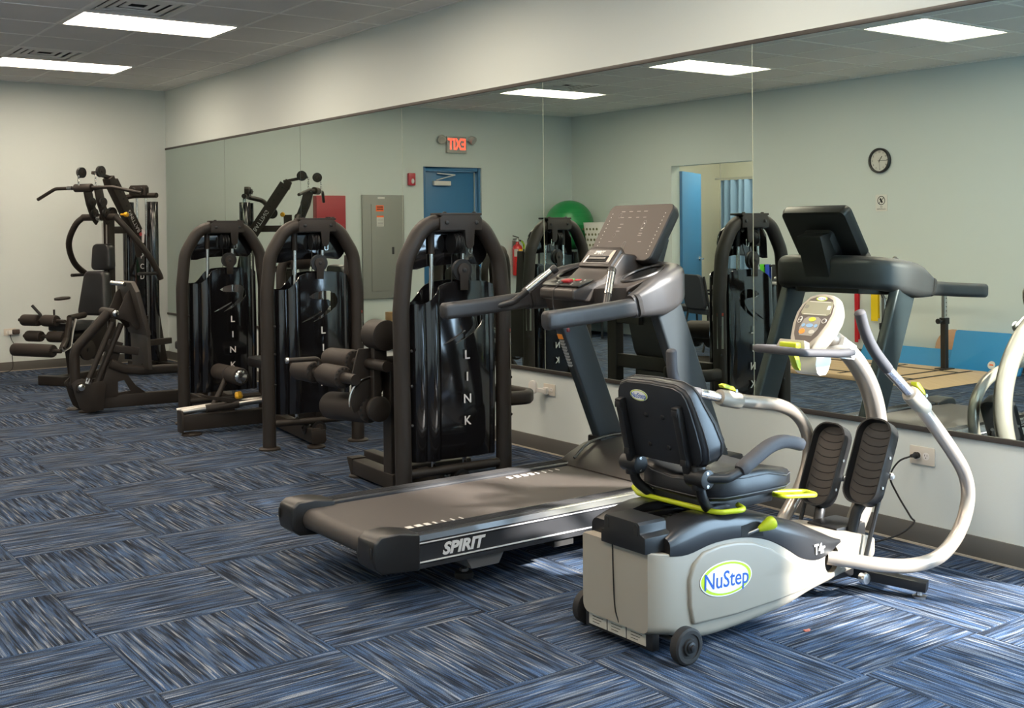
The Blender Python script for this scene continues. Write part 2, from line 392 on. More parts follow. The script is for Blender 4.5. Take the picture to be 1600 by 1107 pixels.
# air diffusers
M_vent = mat('vent_paint', (0.88, 0.87, 0.84), 0.5); M_dark = mat('dark_void', (0.01, 0.01, 0.01), 0.9)
vl = {(0, -1): 'square louvred air vent beside the nearer ceiling light', (0, 3): 'square louvred air vent beside the back ceiling light', (-3, 2): 'square air vent mirrored beside a ceiling light panel'}
for (i, j) in VC:
    x0, x1, y0, y1 = CX+i*PX, CX+(i+1)*PX, CY+j*PY, CY+(j+1)*PY; cx, cy = (x0+x1)/2, (y0+y1)/2
    t = thing('air_vent', vl[(i, j)], 'air vent', (cx, cy, ZC), 'louvred ceiling air vents')
    bm = NB(); box(bm, x0+.01, x1-.01, y0+.01, y1-.01, ZC+.035, ZC+.045); obj('backing', bm, M_dark, t, smooth=0)
    hx, hy = (x1-x0)/2-.012, (y1-y0)/2-.012
    for k, s in enumerate((1.0, 0.78, 0.56, 0.34)):
        a0, b0, a1, b1 = hx*s, hy*s, hx*(s-.13), hy*(s-.13); bm = NB(); zz = ZC-.004+.004*k
        for q in ((-a0, a0, -b0, -b1), (-a0, a0, b1, b0), (-a0, -a1, -b1, b1), (a1, a0, -b1, b1)): box(bm, cx+q[0], cx+q[1], cy+q[2], cy+q[3], zz, zz+.006)
        obj('louvre', bm, M_vent, t, smooth=0)
# baseboards
def baseb(name, q, bead):
    b_ = NB(); box(b_, *q); o = struct(obj(name, b_, M_base, bevel=0.003)); b_ = NB(); box(b_, *bead); obj('floor_bead', b_, M_caulk, o, smooth=0); return o
baseb('baseboard_right', (XM-.010, XM, WY1, YB-.01, .008, BB), (XM-.014, XM-.0005, WY1, YB-.01, 0.0005, .009))
baseb('baseboard_back', (DX1+.05, XM-.01, YB-.010, YB, .008, BB), (DX1+.05, XM-.014, YB-.014, YB-.0005, 0.0005, .009))
o = baseb('baseboard_left', (XO, XO+.010, YF, OY0-.02, .008, BB), (XO+.0005, XO+.014, YF, OY0-.02, 0.0005, .009))
# mirrors
seams = [12.644, 10.938, 9.218, 7.476, 5.737, 3.998, 2.26]
ml = ['mirror panel farthest back, at the room corner', 'mirror panel second from the room corner', 'mirror panel showing the red wall box and breaker panel', 'mirror panel showing the blue exit door',
      'mirror panel behind the treadmill display', 'mirror panel nearest the camera, showing the wall clock']
for k in range(6):
    y1, y0 = seams[k], seams[k+1]; bm = NB(); box(bm, XM-.006, XM-.0005, y0+.0025, y1-.0025, ZBm+.012, ZT-.004)
    o = obj('mirror_panel', bm, M_mirror, loc=(XM-.006, (y0+y1)/2, ZBm+.012), smooth=0); tag(o, ml[k], 'mirror', 'wall mirror panels')
for k in range(1, 6):
    bm = NB(); box(bm, XM-.005, XM-.0002, seams[k]-.0024, seams[k]+.0024, ZBm+.012, ZT-.004); struct(obj('trim_%d' % (k+2), bm, M_medge if k < 3 else mat('mirror_edge_light', (.42, .46, .38), .3), smooth=0))
bm = NB(); box(bm, XM-.012, XM, 2.25, YB-.004, ZT-.012, ZT+.010); struct(obj('trim_1', bm, M_chan, bevel=.002, label='black channel along the top of the mirrors'))
bm = NB(); box(bm, XM-.014, XM, 2.25, YB-.004, ZBm-.006, ZBm+.018); struct(obj('trim_2', bm, M_chan, bevel=.002, label='black channel along the bottom of the mirrors'))
# glazed door beside the mirrors (daylight)
M_alum = mat('dark_aluminium', (0.05, 0.045, 0.04), 0.4, metal=0.6); M_glass = mat('clear_glass', (0.9, 0.95, 0.95), 0.0, trans=1.0)
bm = NB(); fz = .05
for q in ((WY0, WY0+fz, WZ0, WZ1), (WY1-fz, WY1, WZ0, WZ1), (WY0+fz, WY1-fz, WZ0, WZ0+fz), (WY0+fz, WY1-fz, WZ1-fz, WZ1), (1.15, 1.19, WZ0+fz, WZ1-fz)): box(bm, XM+.03, XM+.10, q[0], q[1], q[2], q[3])
win = struct(obj('window_1', bm, M_alum, smooth=0))
# ================================================================== RECUMBENT STEPPER
M_beige = mat('beige_plastic', (0.285, 0.255, 0.208), 0.42)
M_champ = mat('champagne_tube', (0.42, 0.37, 0.315), 0.30, metal=0.6)
M_lime = mat('lime_plastic', (0.44, 0.50, 0.012), 0.38)
M_grip = mat('grey_foam_grip', (0.046, 0.044, 0.048), 0.7, bump=0.2, bscale=500)
M_logo_w = mat('logo_white', (0.80, 0.80, 0.78), 0.4); M_logo_b = mat('logo_blue', (0.02, 0.10, 0.42), 0.4); M_logo_g = mat('logo_green', (0.45, 0.58, 0.02), 0.4)
M_lcd = mat('lcd_grey', (0.29, 0.28, 0.20), 0.25); M_face = mat('console_face', (0.075, 0.06, 0.05), 0.35)
YC = 2.92
st = thing('recumbent_stepper', 'beige recumbent cross trainer with black seat and lime levers in the foreground', 'exercise machine', (3.05, YC, 0))
def interp(tab, x):
    if x <= tab[0][0]: return tab[0][1]
    for (a, b), (c, d) in zip(tab[:-1], tab[1:]):
        if x <= c: return b+(d-b)*(x-a)/(c-a)
    return tab[-1][1]
def smooth_tab(tab, n=6):
    q = spline([(a, b, 0) for a, b in tab], n); return [(v_.x, v_.y) for v_ in q]
zc = smooth_tab([(2.53, .352), (2.60, .342), (2.68, .336), (2.80, .354), (2.94, .350), (3.06, .322), (3.16, .274), (3.25, .222), (3.35, .196), (3.44, .205), (3.51, .226), (3.60, .232), (3.70, .212), (3.80, .175), (3.86, .135)])
zb = smooth_tab([(2.53, .085), (2.60, .075), (2.75, .038), (2.94, .040), (3.16, .056), (3.31, .080), (3.46, .088), (3.6, .095), (3.86, .10)])
zt = smooth_tab([(2.56, .375), (2.64, .412), (2.71, .432), (2.79, .440), (2.95, .424), (3.11, .390), (3.26, .342), (3.38, .292), (3.48, .245), (3.52, .222)])
hw = smooth_tab([(2.53, .165), (2.56, .185), (2.62, .197), (2.8, .200), (3.1, .200), (3.28, .192), (3.42, .174), (3.52, .157), (3.66, .142), (3.78, .110), (3.84, .065), (3.86, .03)])
def body_sec(x, zlo, zhi, w, rb, rt, n=5):
    h = zhi-zlo; rb = min(rb, h*.48, w*.9); rt = min(rt, h*.48, w*.9); pts = []
    for cx, cz, r, a0 in ((w-rt, zhi-rt, rt, 0), (-w+rt, zhi-rt, rt, 90), (-w+rb, zlo+rb, rb, 180), (w-rb, zlo+rb, rb, 270)):
        for k in range(n+1):
            a = math.radians(a0+90*k/n); pts.append(V((x, YC-(cx+r*math.cos(a)), cz+r*math.sin(a))))
    return pts
xs = [2.53, 2.54, 2.56, 2.60]+[2.60+1.26*i/40 for i in range(1, 41)]
bm = NB(); loft(bm, [body_sec(x, interp(zb, x), interp(zc, x)+.004, interp(hw, x), .03, .006) for x in xs]); body = obj('body', bm, M_beige, st, smooth=50)
bm = NB(); box(bm, 3.30, 3.56, YC-.30, YC-.11, .118, .235); cutb = NB()
prism(cutb, arc2(3.452, .172, .052, 0, 360, 20)[:-1], (0, YC-.30, 0), (1, 0, 0), (0, 0, 1), (0, .16, 0)); bm.free(); cut(body, cutb)
bm = NB(); prism(bm, arc2(3.452, .172, .050, 0, 360, 20)[:-1], (0, YC-.142, 0), (1, 0, 0), (0, 0, 1), (0, .02, 0)); obj('arm_socket', bm, M_black, st)
# raised side panels
pan = [(2.695, .098), (2.68, .16), (2.678, .25), (2.70, .300), (2.745, .330), (2.82, .340), (2.90, .338), (2.98, .325), (3.06, .296), (3.14, .250), (3.22, .204), (3.28, .182), (3.34, .172), (3.40, .116), (3.30, .106), (3.1, .098), (2.9, .092)]
for sgn in (-1, 1):
    bm = NB()
    def wy(x): return YC+sgn*(interp(hw, x)+.011)
    a = [bm.verts.new((x, wy(x), z)) for x, z in pan]; b = [bm.verts.new((x, wy(x)-sgn*.02, z)) for x, z in pan]; n = len(a)
    ca = bm.verts.new((3.0, wy(3.0), .2)); 
    for i in range(n): j = (i+1) % n; bm.faces.new((a[i], a[j], ca)); bm.faces.new((a[j], a[i], b[i], b[j]))
    obj('side_panel', bm, M_beige, st, bevel=.009, seg=3, smooth=40)
# rear seam and label strip
bm = NB(); tube(bm, spline([(2.527, YC+.005, .36), (2.527, YC+.002, .25), (2.527, YC-.005, .14), (2.531, YC-.02, .09)], 4), .0022, seg=6); obj('seam', bm, M_dark, st)
bm = NB(); box(bm, 2.545, 2.575, YC-.17, YC+.17, .030, .085); ls = obj('rear_bumper', bm, M_black, st, bevel=.003)
for k in range(3):
    y0 = YC+.15-k*.098; bm = NB(); box(bm, 2.5435, 2.546, y0-.092, y0, .040, .078); lb = obj('rating_label', bm, mat('label_beige', (0.40, 0.38, 0.32), 0.5), ls, smooth=0)
    for q in range(3): 
        bm = NB(); box(bm, 2.5425, 2.5437, y0-.075+.01*q, y0-.02, .070-.010*q, .0715-.010*q); obj('print_line', bm, M_dark, ls, smooth=0)
# black top cover
bm = NB()
xs2 = [2.60+(3.515-2.60)*i/36 for i in range(37)]
def cov_sec(x):
    lo = interp(zc, x)-.004; hi = max(interp(zt, x), lo+.012); w = interp(hw, x)+.003; return body_sec(x, lo, hi, w, .004, .05)
loft(bm, [cov_sec(x) for x in xs2]); cover = obj('top_cover', bm, mat('black_cover', (0.013, 0.013, 0.014), 0.30), st, smooth=50)
cutb = NB(); box(cutb, 2.45, 3.02, YC-.085, YC+.085, .385, .5); cut(cover, cutb)
# seat rail housing at the rear
bm = NB(); prism(bm, [(-.115, .352), (.105, .352), (.105, .395), (.090, .398), (.088, .442), (.078, .450), (-.078, .450), (-.088, .442), (-.090, .415), (-.115, .405)], (2.515, YC-.055, 0), (0, 1, 0), (0, 0, 1), (.12, 0, 0)); rh = obj('rail_housing', bm, M_black, st, bevel=.004)
for sy in (-1, 1):
    bm = NB(); prism(bm, [(-.009, -.018), (.009, -.018), (.009, .010), (.004, .018), (-.004, .018), (-.009, .010)], (2.5135, YC-.055+sy*.072, .425), (0, 1, 0), (0, 0, 1), (.003, 0, 0)); obj('slot', bm, M_dark, rh, smooth=0)
bm = NB(); bar(bm, (2.60, YC-.05, .405), (3.10, YC-.05, .395), .018, .03); bar(bm, (2.60, YC+.05, .405), (3.10, YC+.05, .395), .018, .03); obj('seat_rail', bm, M_black, st, bevel=.003)
bm = NB(); box(bm, 2.64, 3.02, YC-.03, YC+.03, .385, .398)
obj('rail_rack', bm, M_dark, st, smooth=0)
for k in range(12):
    x = 2.66+k*.029; bm = NB(); box(bm, x, x+.012, YC-.028, YC+.028, .398, .404); obj('rack_tooth', bm, M_black, st, smooth=0)
# wheels
for y, sgn in ((2.665, -1), (3.165, 1)):
    bm = NB(); lathe(bm, (2.615, y, .060), (0, sgn, 0), [(-.020, .030), (-.020, .052), (-.016, .060), (.012, .060), (.017, .053), (.017, .042), (.013, .040), (.013, .028), (.020, .026), (.020, .0)], 28); wh = obj('wheel', bm, M_rub, st)
    bm = NB(); lathe(bm, (2.615, y+sgn*.019, .060), (0, sgn, 0), [(0, .018), (.006, .018), (.008, .011), (.014, .010), (.015, 0)], 16); obj('hub_cap', bm, M_black, wh)
bm = NB(); cyl(bm, (2.615, 2.66, .060), (2.615, 3.17, .060), .009); obj('axle', bm, M_steel, st)
# logo ovals
def oval_logo(parent, o, xd, yd, a, size, nm='logo_badge', tilt=0.0):
    xd, yd = V(xd).normalized(), V(yd).normalized(); xd, yd = xd*math.cos(tilt)+yd*math.sin(tilt), yd*math.cos(tilt)-xd*math.sin(tilt); n = xd.cross(yd); o = V(o)
    bm = NB(); prism(bm, arc2(0, 0, a, 0, 360, 36, a*.47)[:-1], o, xd, yd, n*.0015); pl_ = obj(nm, bm, M_logo_w, parent, smooth=0, label='oval logo badge')
    bm = NB(); prism(bm, arc2(0, 0, a*.965, 0, 360, 36, a*.44)[:-1], o+n*.0015, xd, yd, n*.0006); obj('badge_ring', bm, M_logo_g, pl_, smooth=0)
    bm = NB(); prism(bm, arc2(a*.01, 0, a*.84, 0, 360, 36, a*.385)[:-1], o+n*.0021, xd, yd, n*.0006); obj('badge_field', bm, M_logo_w, pl_, smooth=0)
    text('lettering', 'NuStep', size, M_logo_b, pl_, o+n*.0032-yd*size*.05, xd, yd, .0006, bold=size*.006, sx=.92)
oval_logo(st, (2.845, YC-.2115, .226), (1, 0, 0), (0, 0, 1), .125, .078, tilt=-.05)
text('model_mark', 'T4r', .052, M_print, st, (3.355, YC-interp(hw, 3.355)-.007, .232), (1, .12, -.05), (0, 0, 1), .002, bold=.0012, sx=.9)
# seat base, cushion
bm = NB(); box(bm, 2.83, 3.17, YC-.135, YC+.135, .425, .478); obj('seat_carriage', bm, M_black, st, bevel=.012)
bm = NB()
out = [(2.80, 0.0)]
plan = [(2.80, .0), (2.802, .10), (2.82, .165), (2.86, .195), (2.95, .2), (3.07, .2), (3.17, .195), (3.225, .165), (3.245, .10), (3.25, 0)]
plan = plan+[(x, -y) for x, y in reversed(plan[1:-1])]
def cush(z, k, top=False):
    pts = []
    for x, y in plan:
        xx, yy = 3.03+(x-3.03)*k, y*k; dz = 0
        if top: dz = .020*math.cos(min(1, abs(yy)/.2)*math.pi)*-0.5+(-.02 if xx > 3.12 else .0)+(.008 if xx < 2.9 else 0)
        pts.append(V((xx, YC+yy, z+dz)))
    return pts
loft(bm, [cush(.478, .95), cush(.484, .985), cush(.50, 1.0), cush(.535, 1.0, True), cush(.552, .965, True), cush(.560, .90, True), cush(.562, .6, True), cush(.560, .2, True)])
seat = obj('seat_cushion', bm, M_vinyl, st, smooth=60)
for z_, k_ in ((.492, 1.004), (.540, 1.004)):
    bm = NB(); tube(bm, cush(z_, k_, z_ > .52), .0022, seg=6, closed=True); obj('piping', bm, mat('stitch', (0.045, 0.045, 0.047), 0.5), seat)
# backrest (tilted)
tilt = math.radians(13.5); Bo = V((2.765, YC, .598)); bu = V((-math.sin(tilt), 0, math.cos(tilt))); bn = V((math.cos(tilt), 0, math.sin(tilt)))
def bpt(s, h, d): return Bo+V((0, s, 0))+bu*h+bn*d
outl = [(.140, -.002), (.180, .006), (.202, .030), (.207, .07), (.200, .14), (.188, .21), (.178, .250), (.160, .276), (.12, .290), (0, .294)]
outl = [(.0, -.004)]+outl[:-1]+[(0, .294)]+[(-a, b) for a, b in reversed(outl[:-1])]
def thick(h): return 1.0+.95*math.exp(-((h-.07)/.12)**2)
def back_sec(d, k): return [bpt(a*k, .15+(b-.15)*k, d*thick(.15+(b-.15)*k)) for a, b in outl]
bm = NB(); loft(bm, [back_sec(.000, .955), back_sec(.003, .985), back_sec(.014, 1.0), back_sec(.042, 1.0), back_sec(.055, .97), back_sec(.060, .90), back_sec(.056, .5), back_sec(.052, .15)])
br = obj('backrest', bm, M_vinyl, st, smooth=55)
bm = NB(); prism(bm, [(a*.95, .15+(b-.15)*.95) for a, b in outl], Bo-bn*.006, (0, 1, 0), bu, bn*.008); bp_ = obj('back_panel', bm, mat('back_panel_black', (0.010, 0.011, 0.013), 0.45), br, bevel=.002)
for d_ in (.011, .044):
    bm = NB(); tube(bm, back_sec(d_, 1.004), .0025, seg=6, closed=True); obj('piping', bm, MATS['stitch'], br)
oval_logo(br, bpt(.06, .240, -.006), (0, -1, 0), bu, .044, .027)
for s in (-.135, .150):
    bm = NB(); bar(bm, bpt(s, -.045, -.020), bpt(s, .225, -.020), .030, .028, bn); rl = obj('back_bracket', bm, M_black, br, bevel=.006)
    for h in (.02, .195):
        bm = NB(); box(bm, *[q for pr in zip(bpt(s-.014, h, -.040), bpt(s+.014, h+.02, -.032)) for q in (min(pr), max(pr))]); obj('bolt_plate', bm, M_black, rl, bevel=.003)
for s, h in ((-.04, .17), (.04, .17), (.05, .06), (-.045, .06)):
    bm = NB(); lathe(bm, bpt(s, h, -.006), -bn, [(0, .010), (.003, .009), (.005, .004), (.005, 0)], 12); obj('plug', bm, M_black, br)
# clamps and tubes under the back
for s in (-1, 1):
    y = YC+s*.165
    bm = NB(); cyl(bm, (2.735, y-.034, .565), (2.735+.06, y-.034 if s < 0 else y+.034, .565), .03); bm.free()
    bm = NB(); cyl(bm, (2.765, y-.045, .570), (2.765, y+.040, .570), .033, seg=18); cyl(bm, (2.765, y, .53), (2.765, y, .61), .026); cl = obj('clamp', bm, M_black, st, bevel=.004)
    for dz in (-.022, .022):
        bm = NB(); cyl(bm, (2.762, y-s*.0-.047, .570+dz), (2.762, y-.042, .570+dz), .006, seg=8); obj('bolt', bm, M_chrome, cl)
    bm = NB(); tube(bm, [(2.765, y, .56), (2.78, y, .50), (2.84, y-s*.03, .445), (2.96, y-s*.05, .440)], .018, rad=.06); obj('seat_tube', bm, M_black, st)
    # armrest
    bm = NB(); tube(bm, [(2.765, y+s*.03, .572), (2.83, y+s*.065, .568), (2.92, y+s*.075, .596)], .0165, rad=.05); obj('armrest_tube', bm, M_black, st)
    path = spline([(2.885, y+s*.074, .590), (2.95, y+s*.075, .622), (3.03, y+s*.075, .655), (3.10, y+s*.075, .664), (3.17, y+s*.075, .650), (3.205, y+s*.075, .636)], 5)
    sc_ = [.78]+[1.0]*(len(path)-4)+[.92, .7, .3]; sc_ = sc_[:len(path)]
    bm = NB(); sweep(bm, path, rrect(.050, .046, .018, 4), up=(0, 0, 1), scale=sc_); obj('armrest_pad', bm, M_grip, st, smooth=60)
# lime release bars
bm = NB(); tube(bm, [(2.96, YC-.16, .448), (2.93, YC-.225, .448), (2.83, YC-.19, .446), (2.815, YC+.19, .446), (2.88, YC+.30, .450), (2.95, YC+.22, .45), (2.96, YC+.16, .45)], .0095, rad=.05); obj('release_bar', bm, M_lime, st)
bm = NB(); tube(bm, [(3.165, YC-.14, .452), (3.165, YC-.185, .452), (3.335, YC-.20, .436), (3.345, YC-.13, .436), (3.17, YC-.10, .452)], .0085, rad=.03); obj('swivel_lever', bm, M_lime, st)
# resistance lever on the side
bm = NB(); prism(bm, [(2.93, .352), (3.04, .335), (3.03, .375), (2.99, .392), (2.93, .388)], (0, YC-.2045, 0), (1, 0, 0), (0, 0, 1), (0, .01, 0)); obj('lever_recess', bm, M_dark, st, smooth=0)
bm = NB(); cyl(bm, (2.955, YC-.195, .352), (3.01, YC-.225, .374), .006); lv = obj('brake_lever', bm, M_steel, st)
bm = NB(); dv = V((.86, -.30, .36)).normalized(); lathe(bm, (2.998, YC-.219, .368), dv, [(0, .008), (.012, .013), (.035, .020), (.052, .024), (.064, .021), (.070, .010), (.071, 0)], 18); obj('knob', bm, M_lime, lv)
# front hub, crossbar, feet
bm = NB(); box(bm, 3.44, 3.62, YC-.14, YC+.14, .075, .165); obj('hub_block', bm, M_black, st, bevel=.01)
bm = NB(); bar(bm, (3.66, YC-.02, .072), (3.80, YC-.335, .045), .055, .038); bar(bm, (3.66, YC+.02, .072), (3.80, YC+.335, .045), .055, .038); box(bm, 3.55, 3.70, YC-.06, YC+.06, .06, .10); obj('front_stabiliser', bm, M_black, st, bevel=.004)
for s in (-1, 1):
    bm = NB(); lathe(bm, (3.785, YC+s*.31, 0.0), (0, 0, 1), [(0, .026), (.008, .026), (.012, .012), (.03, .010), (.03, 0)], 18); obj('levelling_foot', bm, M_steel, st)
bm = NB(); lathe(bm, (3.60, YC-.215, .082), (0, 1, 0), [(0, 0), (0, .012), (.002, .020), (.012, .022), (.014, .018), (.03, .018), (.03, 0)], 20); obj('pivot_cap', bm, M_steel, st)
bm = NB(); box(bm, 3.60, 3.78, YC-.075, YC+.075, .16, .245); obj('mast_base', bm, M_black, st, bevel=.012)
bm = NB(); tube(bm, spline([(3.575, YC-.128, .20), (3.60, YC-.130, .188), (3.612, YC-.126, .15), (3.612, YC-.12, .11)], 4), .004, seg=6); obj('nose_seam', bm, M_dark, st)
# mast
bm = NB(); sweep(bm, spline([(3.80, YC, .20), (3.865, YC, .30), (3.93, YC, .44), (3.955, YC, .56), (3.940, YC, .67), (3.89, YC, .78), (3.81, YC, .875), (3.72, YC, .940), (3.64, YC, .985)], 6), circ(.037, 18, .043), up=(0, 1, 0)); mast = obj('mast', bm, M_champ, st, smooth=60)
# console
cn = V((-.80, 0, .60)).normalized(); cu_ = V((.60, 0, .80)).normalized(); co_ = V((3.56, YC, 1.045))
def cpt(s, h, d): return co_+V((0, -s, 0))+cu_*h+cn*d
head = [(-.050, -.125), (.050, -.125), (.072, -.085), (.092, -.02), (.098, .035), (.090, .080), (.068, .112), (.035, .126), (0, .130), (-.035, .126), (-.068, .112), (-.090, .080), (-.098, .035), (-.092, -.02), (-.072, -.085)]
def head_sec(k, d, dh=0): return [cpt(a*k, b*k+dh, d) for a, b in head]
bm = NB(); loft(bm, [head_sec(.55, -.085, .0), head_sec(.86, -.065), head_sec(1.0, -.03), head_sec(1.0, -.008), head_sec(.96, .003), head_sec(.90, .006)]); cs = obj('console', bm, M_beige, st, smooth=50)
def face_piece(nm, poly, d0, m, th=.0015): 
    b_ = NB(); prism(b_, poly, co_+cn*d0, (0, -1, 0), cu_, cn*th); return obj(nm, b_, m, cs, smooth=0)
face = [(a*.80, b*.82+.004) for a, b in head]; face = [(-.034, -.10), (.034, -.10)]+face[2:]
face_piece('console_face', face, .006, M_face)
face_piece('lcd_bezel', [(-.060, .022), (.060, .022), (.070, .032), (.064, .082), (.056, .088), (-.056, .088), (-.064, .082), (-.070, .032)], .0075, M_lcd, .001)
face_piece('lcd_block', [(-.064, .052), (-.048, .052), (-.044, .06), (-.046, .068), (-.060, .068)], .0085, mat('lcd_dark', (.16, .155, .12), .4), .0005)
face_piece('lcd_icon', [(.046, .050), (.060, .050), (.060, .068), (.046, .068)], .0085, M_logo_w, .0005)
for h, w_ in ((.084, .05), (.026, .055)): 
    face_piece('lcd_text', [(-w_, h-.0015), (w_, h-.0015), (w_, h+.0008), (-w_, h+.0008)], .0085, mat('lcd_print', (.62, .60, .52), .5), .0004)
face_piece('brand_badge', arc2(0, .099, .026, 0, 360, 24, .0105)[:-1], .0078, M_logo_g, .001)
face_piece('brand_field', arc2(0, .099, .021, 0, 360, 24, .0082)[:-1], .0088, M_logo_w, .0006)
text('lettering', 'NuStep', .013, M_logo_b, cs, co_+cu_*.0985+cn*.0096, (0, -1, 0), cu_, .0004)
face_piece('key_pad', [(-.030, -.072), (.030, -.072), (.044, -.04), (.040, .004), (.025, .014), (-.025, .014), (-.040, .004), (-.044, -.04)], .0076, mat('key_pad', (.24, .22, .19), .4), .0008)
for nm, c, (a, b), r, ry in (('start_key', (.50, .52, .03), (0, .002), .017, .010), ('mode_key', (.20, .34, .52), (0, -.026), .017, .009), ('left_key', (.20, .34, .52), (-.030, -.026), .008, .008), ('right_key', (.20, .34, .52), (.030, -.026), .008, .008),
      ('stop_key', (.85, .22, .02), (-.024, -.054), .014, .012), ('clear_key', (.42, .40, .35), (.022, -.054), .013, .009), ('up_key', (.55, .52, .47), (-.058, -.002), .009, .016), ('scan_key', (.55, .52, .47), (.058, -.002), .011, .011)):
    face_piece(nm, arc2(a, b, r, 0, 360, 18, ry)[:-1], .0084, mat('key_'+nm, c, .4), .0012)
for (a, b), r in (((-.058, .004), .006), ((-.058, -.009), .006), ((.058, -.002), .008)): face_piece('key_glyph', arc2(a, b, r, 0, 360, 12)[:-1], .0096, M_face, .0004)
# card tray and handle below the console
bm = NB(); prism(bm, [(-.072, 0), (.072, 0), (.060, .035), (-.060, .035)], cpt(0, -.150, .02), (0, -1, 0), V((.3, 0, .95)).normalized(), V((-.03, 0, .012))); obj('console_lip', bm, M_beige, cs, bevel=.004)
bm = NB(); prism(bm, [(-.015, -.066), (.022, -.066), (.036, -.05), (.055, -.015), (.05, .02), (-.03, .02), (-.04, -.02), (-.03, -.055)], (3.545, YC-.055, .905), (1, 0, 0), (0, 0, 1), (0, .11, 0)); obj('console_bracket', bm, M_white, st, bevel=.006)
bm = NB(); tube(bm, [(3.66, YC-.105, .925), (3.56, YC-.115, .928), (3.36, YC-.115, .945), (3.325, YC-.07, .95), (3.325, YC+.07, .95), (3.36, YC+.115, .945), (3.56, YC+.115, .928), (3.66, YC+.105, .925)], .0155, rad=.045); obj('front_handle', bm, M_grip, st)
bm = NB(); cyl(bm, (3.66, YC-.115, .925), (3.66, YC+.115, .925), .024); prism(bm, [(-.03, -.03), (.06, -.045), (.075, .01), (.0, .05)], (3.675, YC-.06, .93), (1, 0, 0), (0, 0, 1), (0, .12, 0)); obj('handle_mount', bm, M_white, st, bevel=.005)
bm = NB(); box(bm, 3.385, 3.41, YC-.062, YC+.02, .955, .975); prism(bm, [(0, 0), (.028, 0), (.05, -.05), (.045, -.075), (.03, -.06), (.012, -.02)], (3.385, YC-.045, .94), (1, 0, 0), (0, 0, 1), (0, .03, 0)); obj('height_latch', bm, M_lime, st, bevel=.004)
# pedals
for s, dz, dx in ((-1, .0, .0), (1, -.045, -.0)):
    yc = YC+s*.110; pu_ = V((.40, 0, .92)).normalized(); pn_ = V((-.92, 0, .40)).normalized(); po = V((3.765+dx, yc, .485+dz))
    def ppt(a, h, d): return po+V((0, -a, 0))+pu_*h+pn_*d
    prof = [(a_*(1.0+.10*b_), b_) for a_, b_ in rrect(.156, .342, .062, 7)]
    bm = NB(); loft(bm, [[ppt(a*.9, h*.97, -.030) for a, h in prof], [ppt(a, h, -.022) for a, h in prof], [ppt(a*1.02, h*1.01, .030) for a, h in prof], [ppt(a*.95, h*.975, .030) for a, h in prof], [ppt(a*.90, h*.95, -.002) for a, h in prof]]); pd = obj('pedal', bm, M_black, st, smooth=45)
    bm = NB(); prism(bm, [(a*.88, h*.94) for a, h in prof], po-pn_*.003, (0, -1, 0), pu_, pn_*.004); pad = obj('tread', bm, mat('pedal_tread', (0.040, 0.033, 0.028), 0.7), pd, smooth=0)
    for k in range(9):
        h = -.125+k*.032; bm = NB(); tube(bm, spline([ppt(-.06, h+.014, .0015), ppt(-.025, h, .0015), ppt(.025, h, .0015), ppt(.06, h+.014, .0015)], 3), .0016, seg=5); obj('tread_rib', bm, M_dark, pd)
    for h in (-.09, .03):
        bm = NB(); cyl(bm, ppt(.079, h, .004), ppt(.084, h, .004), .006, seg=10); obj('screw', bm, M_steel, pd)
    bm = NB(); tube(bm, [ppt(0, -.12, -.028), (3.70, yc-s*.02, .30+dz), (3.66, yc-s*.03, .16)], .021, rad=.08); obj('pedal_link', bm, M_black, st)
    bm = NB(); tube(bm, [ppt(.03*(-s), .02, -.04), (3.735, YC+s*.17, .36), (3.648, YC+s*.168, .138)], .009, rad=.05, seg=8); obj('pedal_stay', bm, M_black, st)
    bm = NB(); lathe(bm, ppt(.02, -.03, -.05), (0, -1, 0), [(-.03, 0), (-.03, .014), (.055, .014), (.06, .008), (.06, 0)], 12); obj('pedal_pivot', bm, M_steel, st)
# moving arms: near side pushed forward, far side pulled back
def arm(pts, hp, clamp_at, s, nm):
    p_ = spline(pts, 6); bm = NB(); sweep(bm, p_, circ(.027, 16)); a = obj('arm', bm, M_champ, st, smooth=60)
    h_ = [V(q) for q in hp]
    bm = NB(); tube(bm, [p_[-1], h_[0]], .019, seg=14); obj('inner_tube', bm, mat('silver_tube', (.62, .63, .66), .22, metal=.9), a)
    bm = NB(); q = spline(h_, 6); sweep(bm, [h_[0]]+q[1:], circ(.021, 14)); lathe(bm, q[-1]-(q[-1]-q[-2]).normalized()*.001, (q[-1]-q[-2]), [(0, .021), (.008, .017), (.012, .008), (.013, 0)], 14); obj('hand_grip', bm, M_grip, a, smooth=60)
    c = p_[-1]; d = (h_[0]-c).normalized(); bm = NB(); lathe(bm, c-d*.10, d, [(0, .029), (.008, .033), (.10, .034), (.118, .030), (.120, .020)], 16); obj('clamp_collar', bm, M_beige, a)
    _, sd, ud = frame_of(d); top = V((.55, 0, .8)) ; top = (top-d*top.dot(d)).normalized()
    bm = NB(); prism(bm, [(-.03, .032), (.0, .05), (.045, .055), (.060, .048), (.052, .038), (.0, .036)], c-d*.04-V((0, .014, 0)), d, top, (0, .028, 0)); obj('adjust_latch', bm, M_lime, a, bevel=.003)
    bm = NB(); cyl(bm, c-d*.055+top*.036-V((0, .02, 0)), c-d*.055+top*.036+V((0, .02, 0)), .007, seg=10); obj('latch_pin', bm, M_chrome, a)
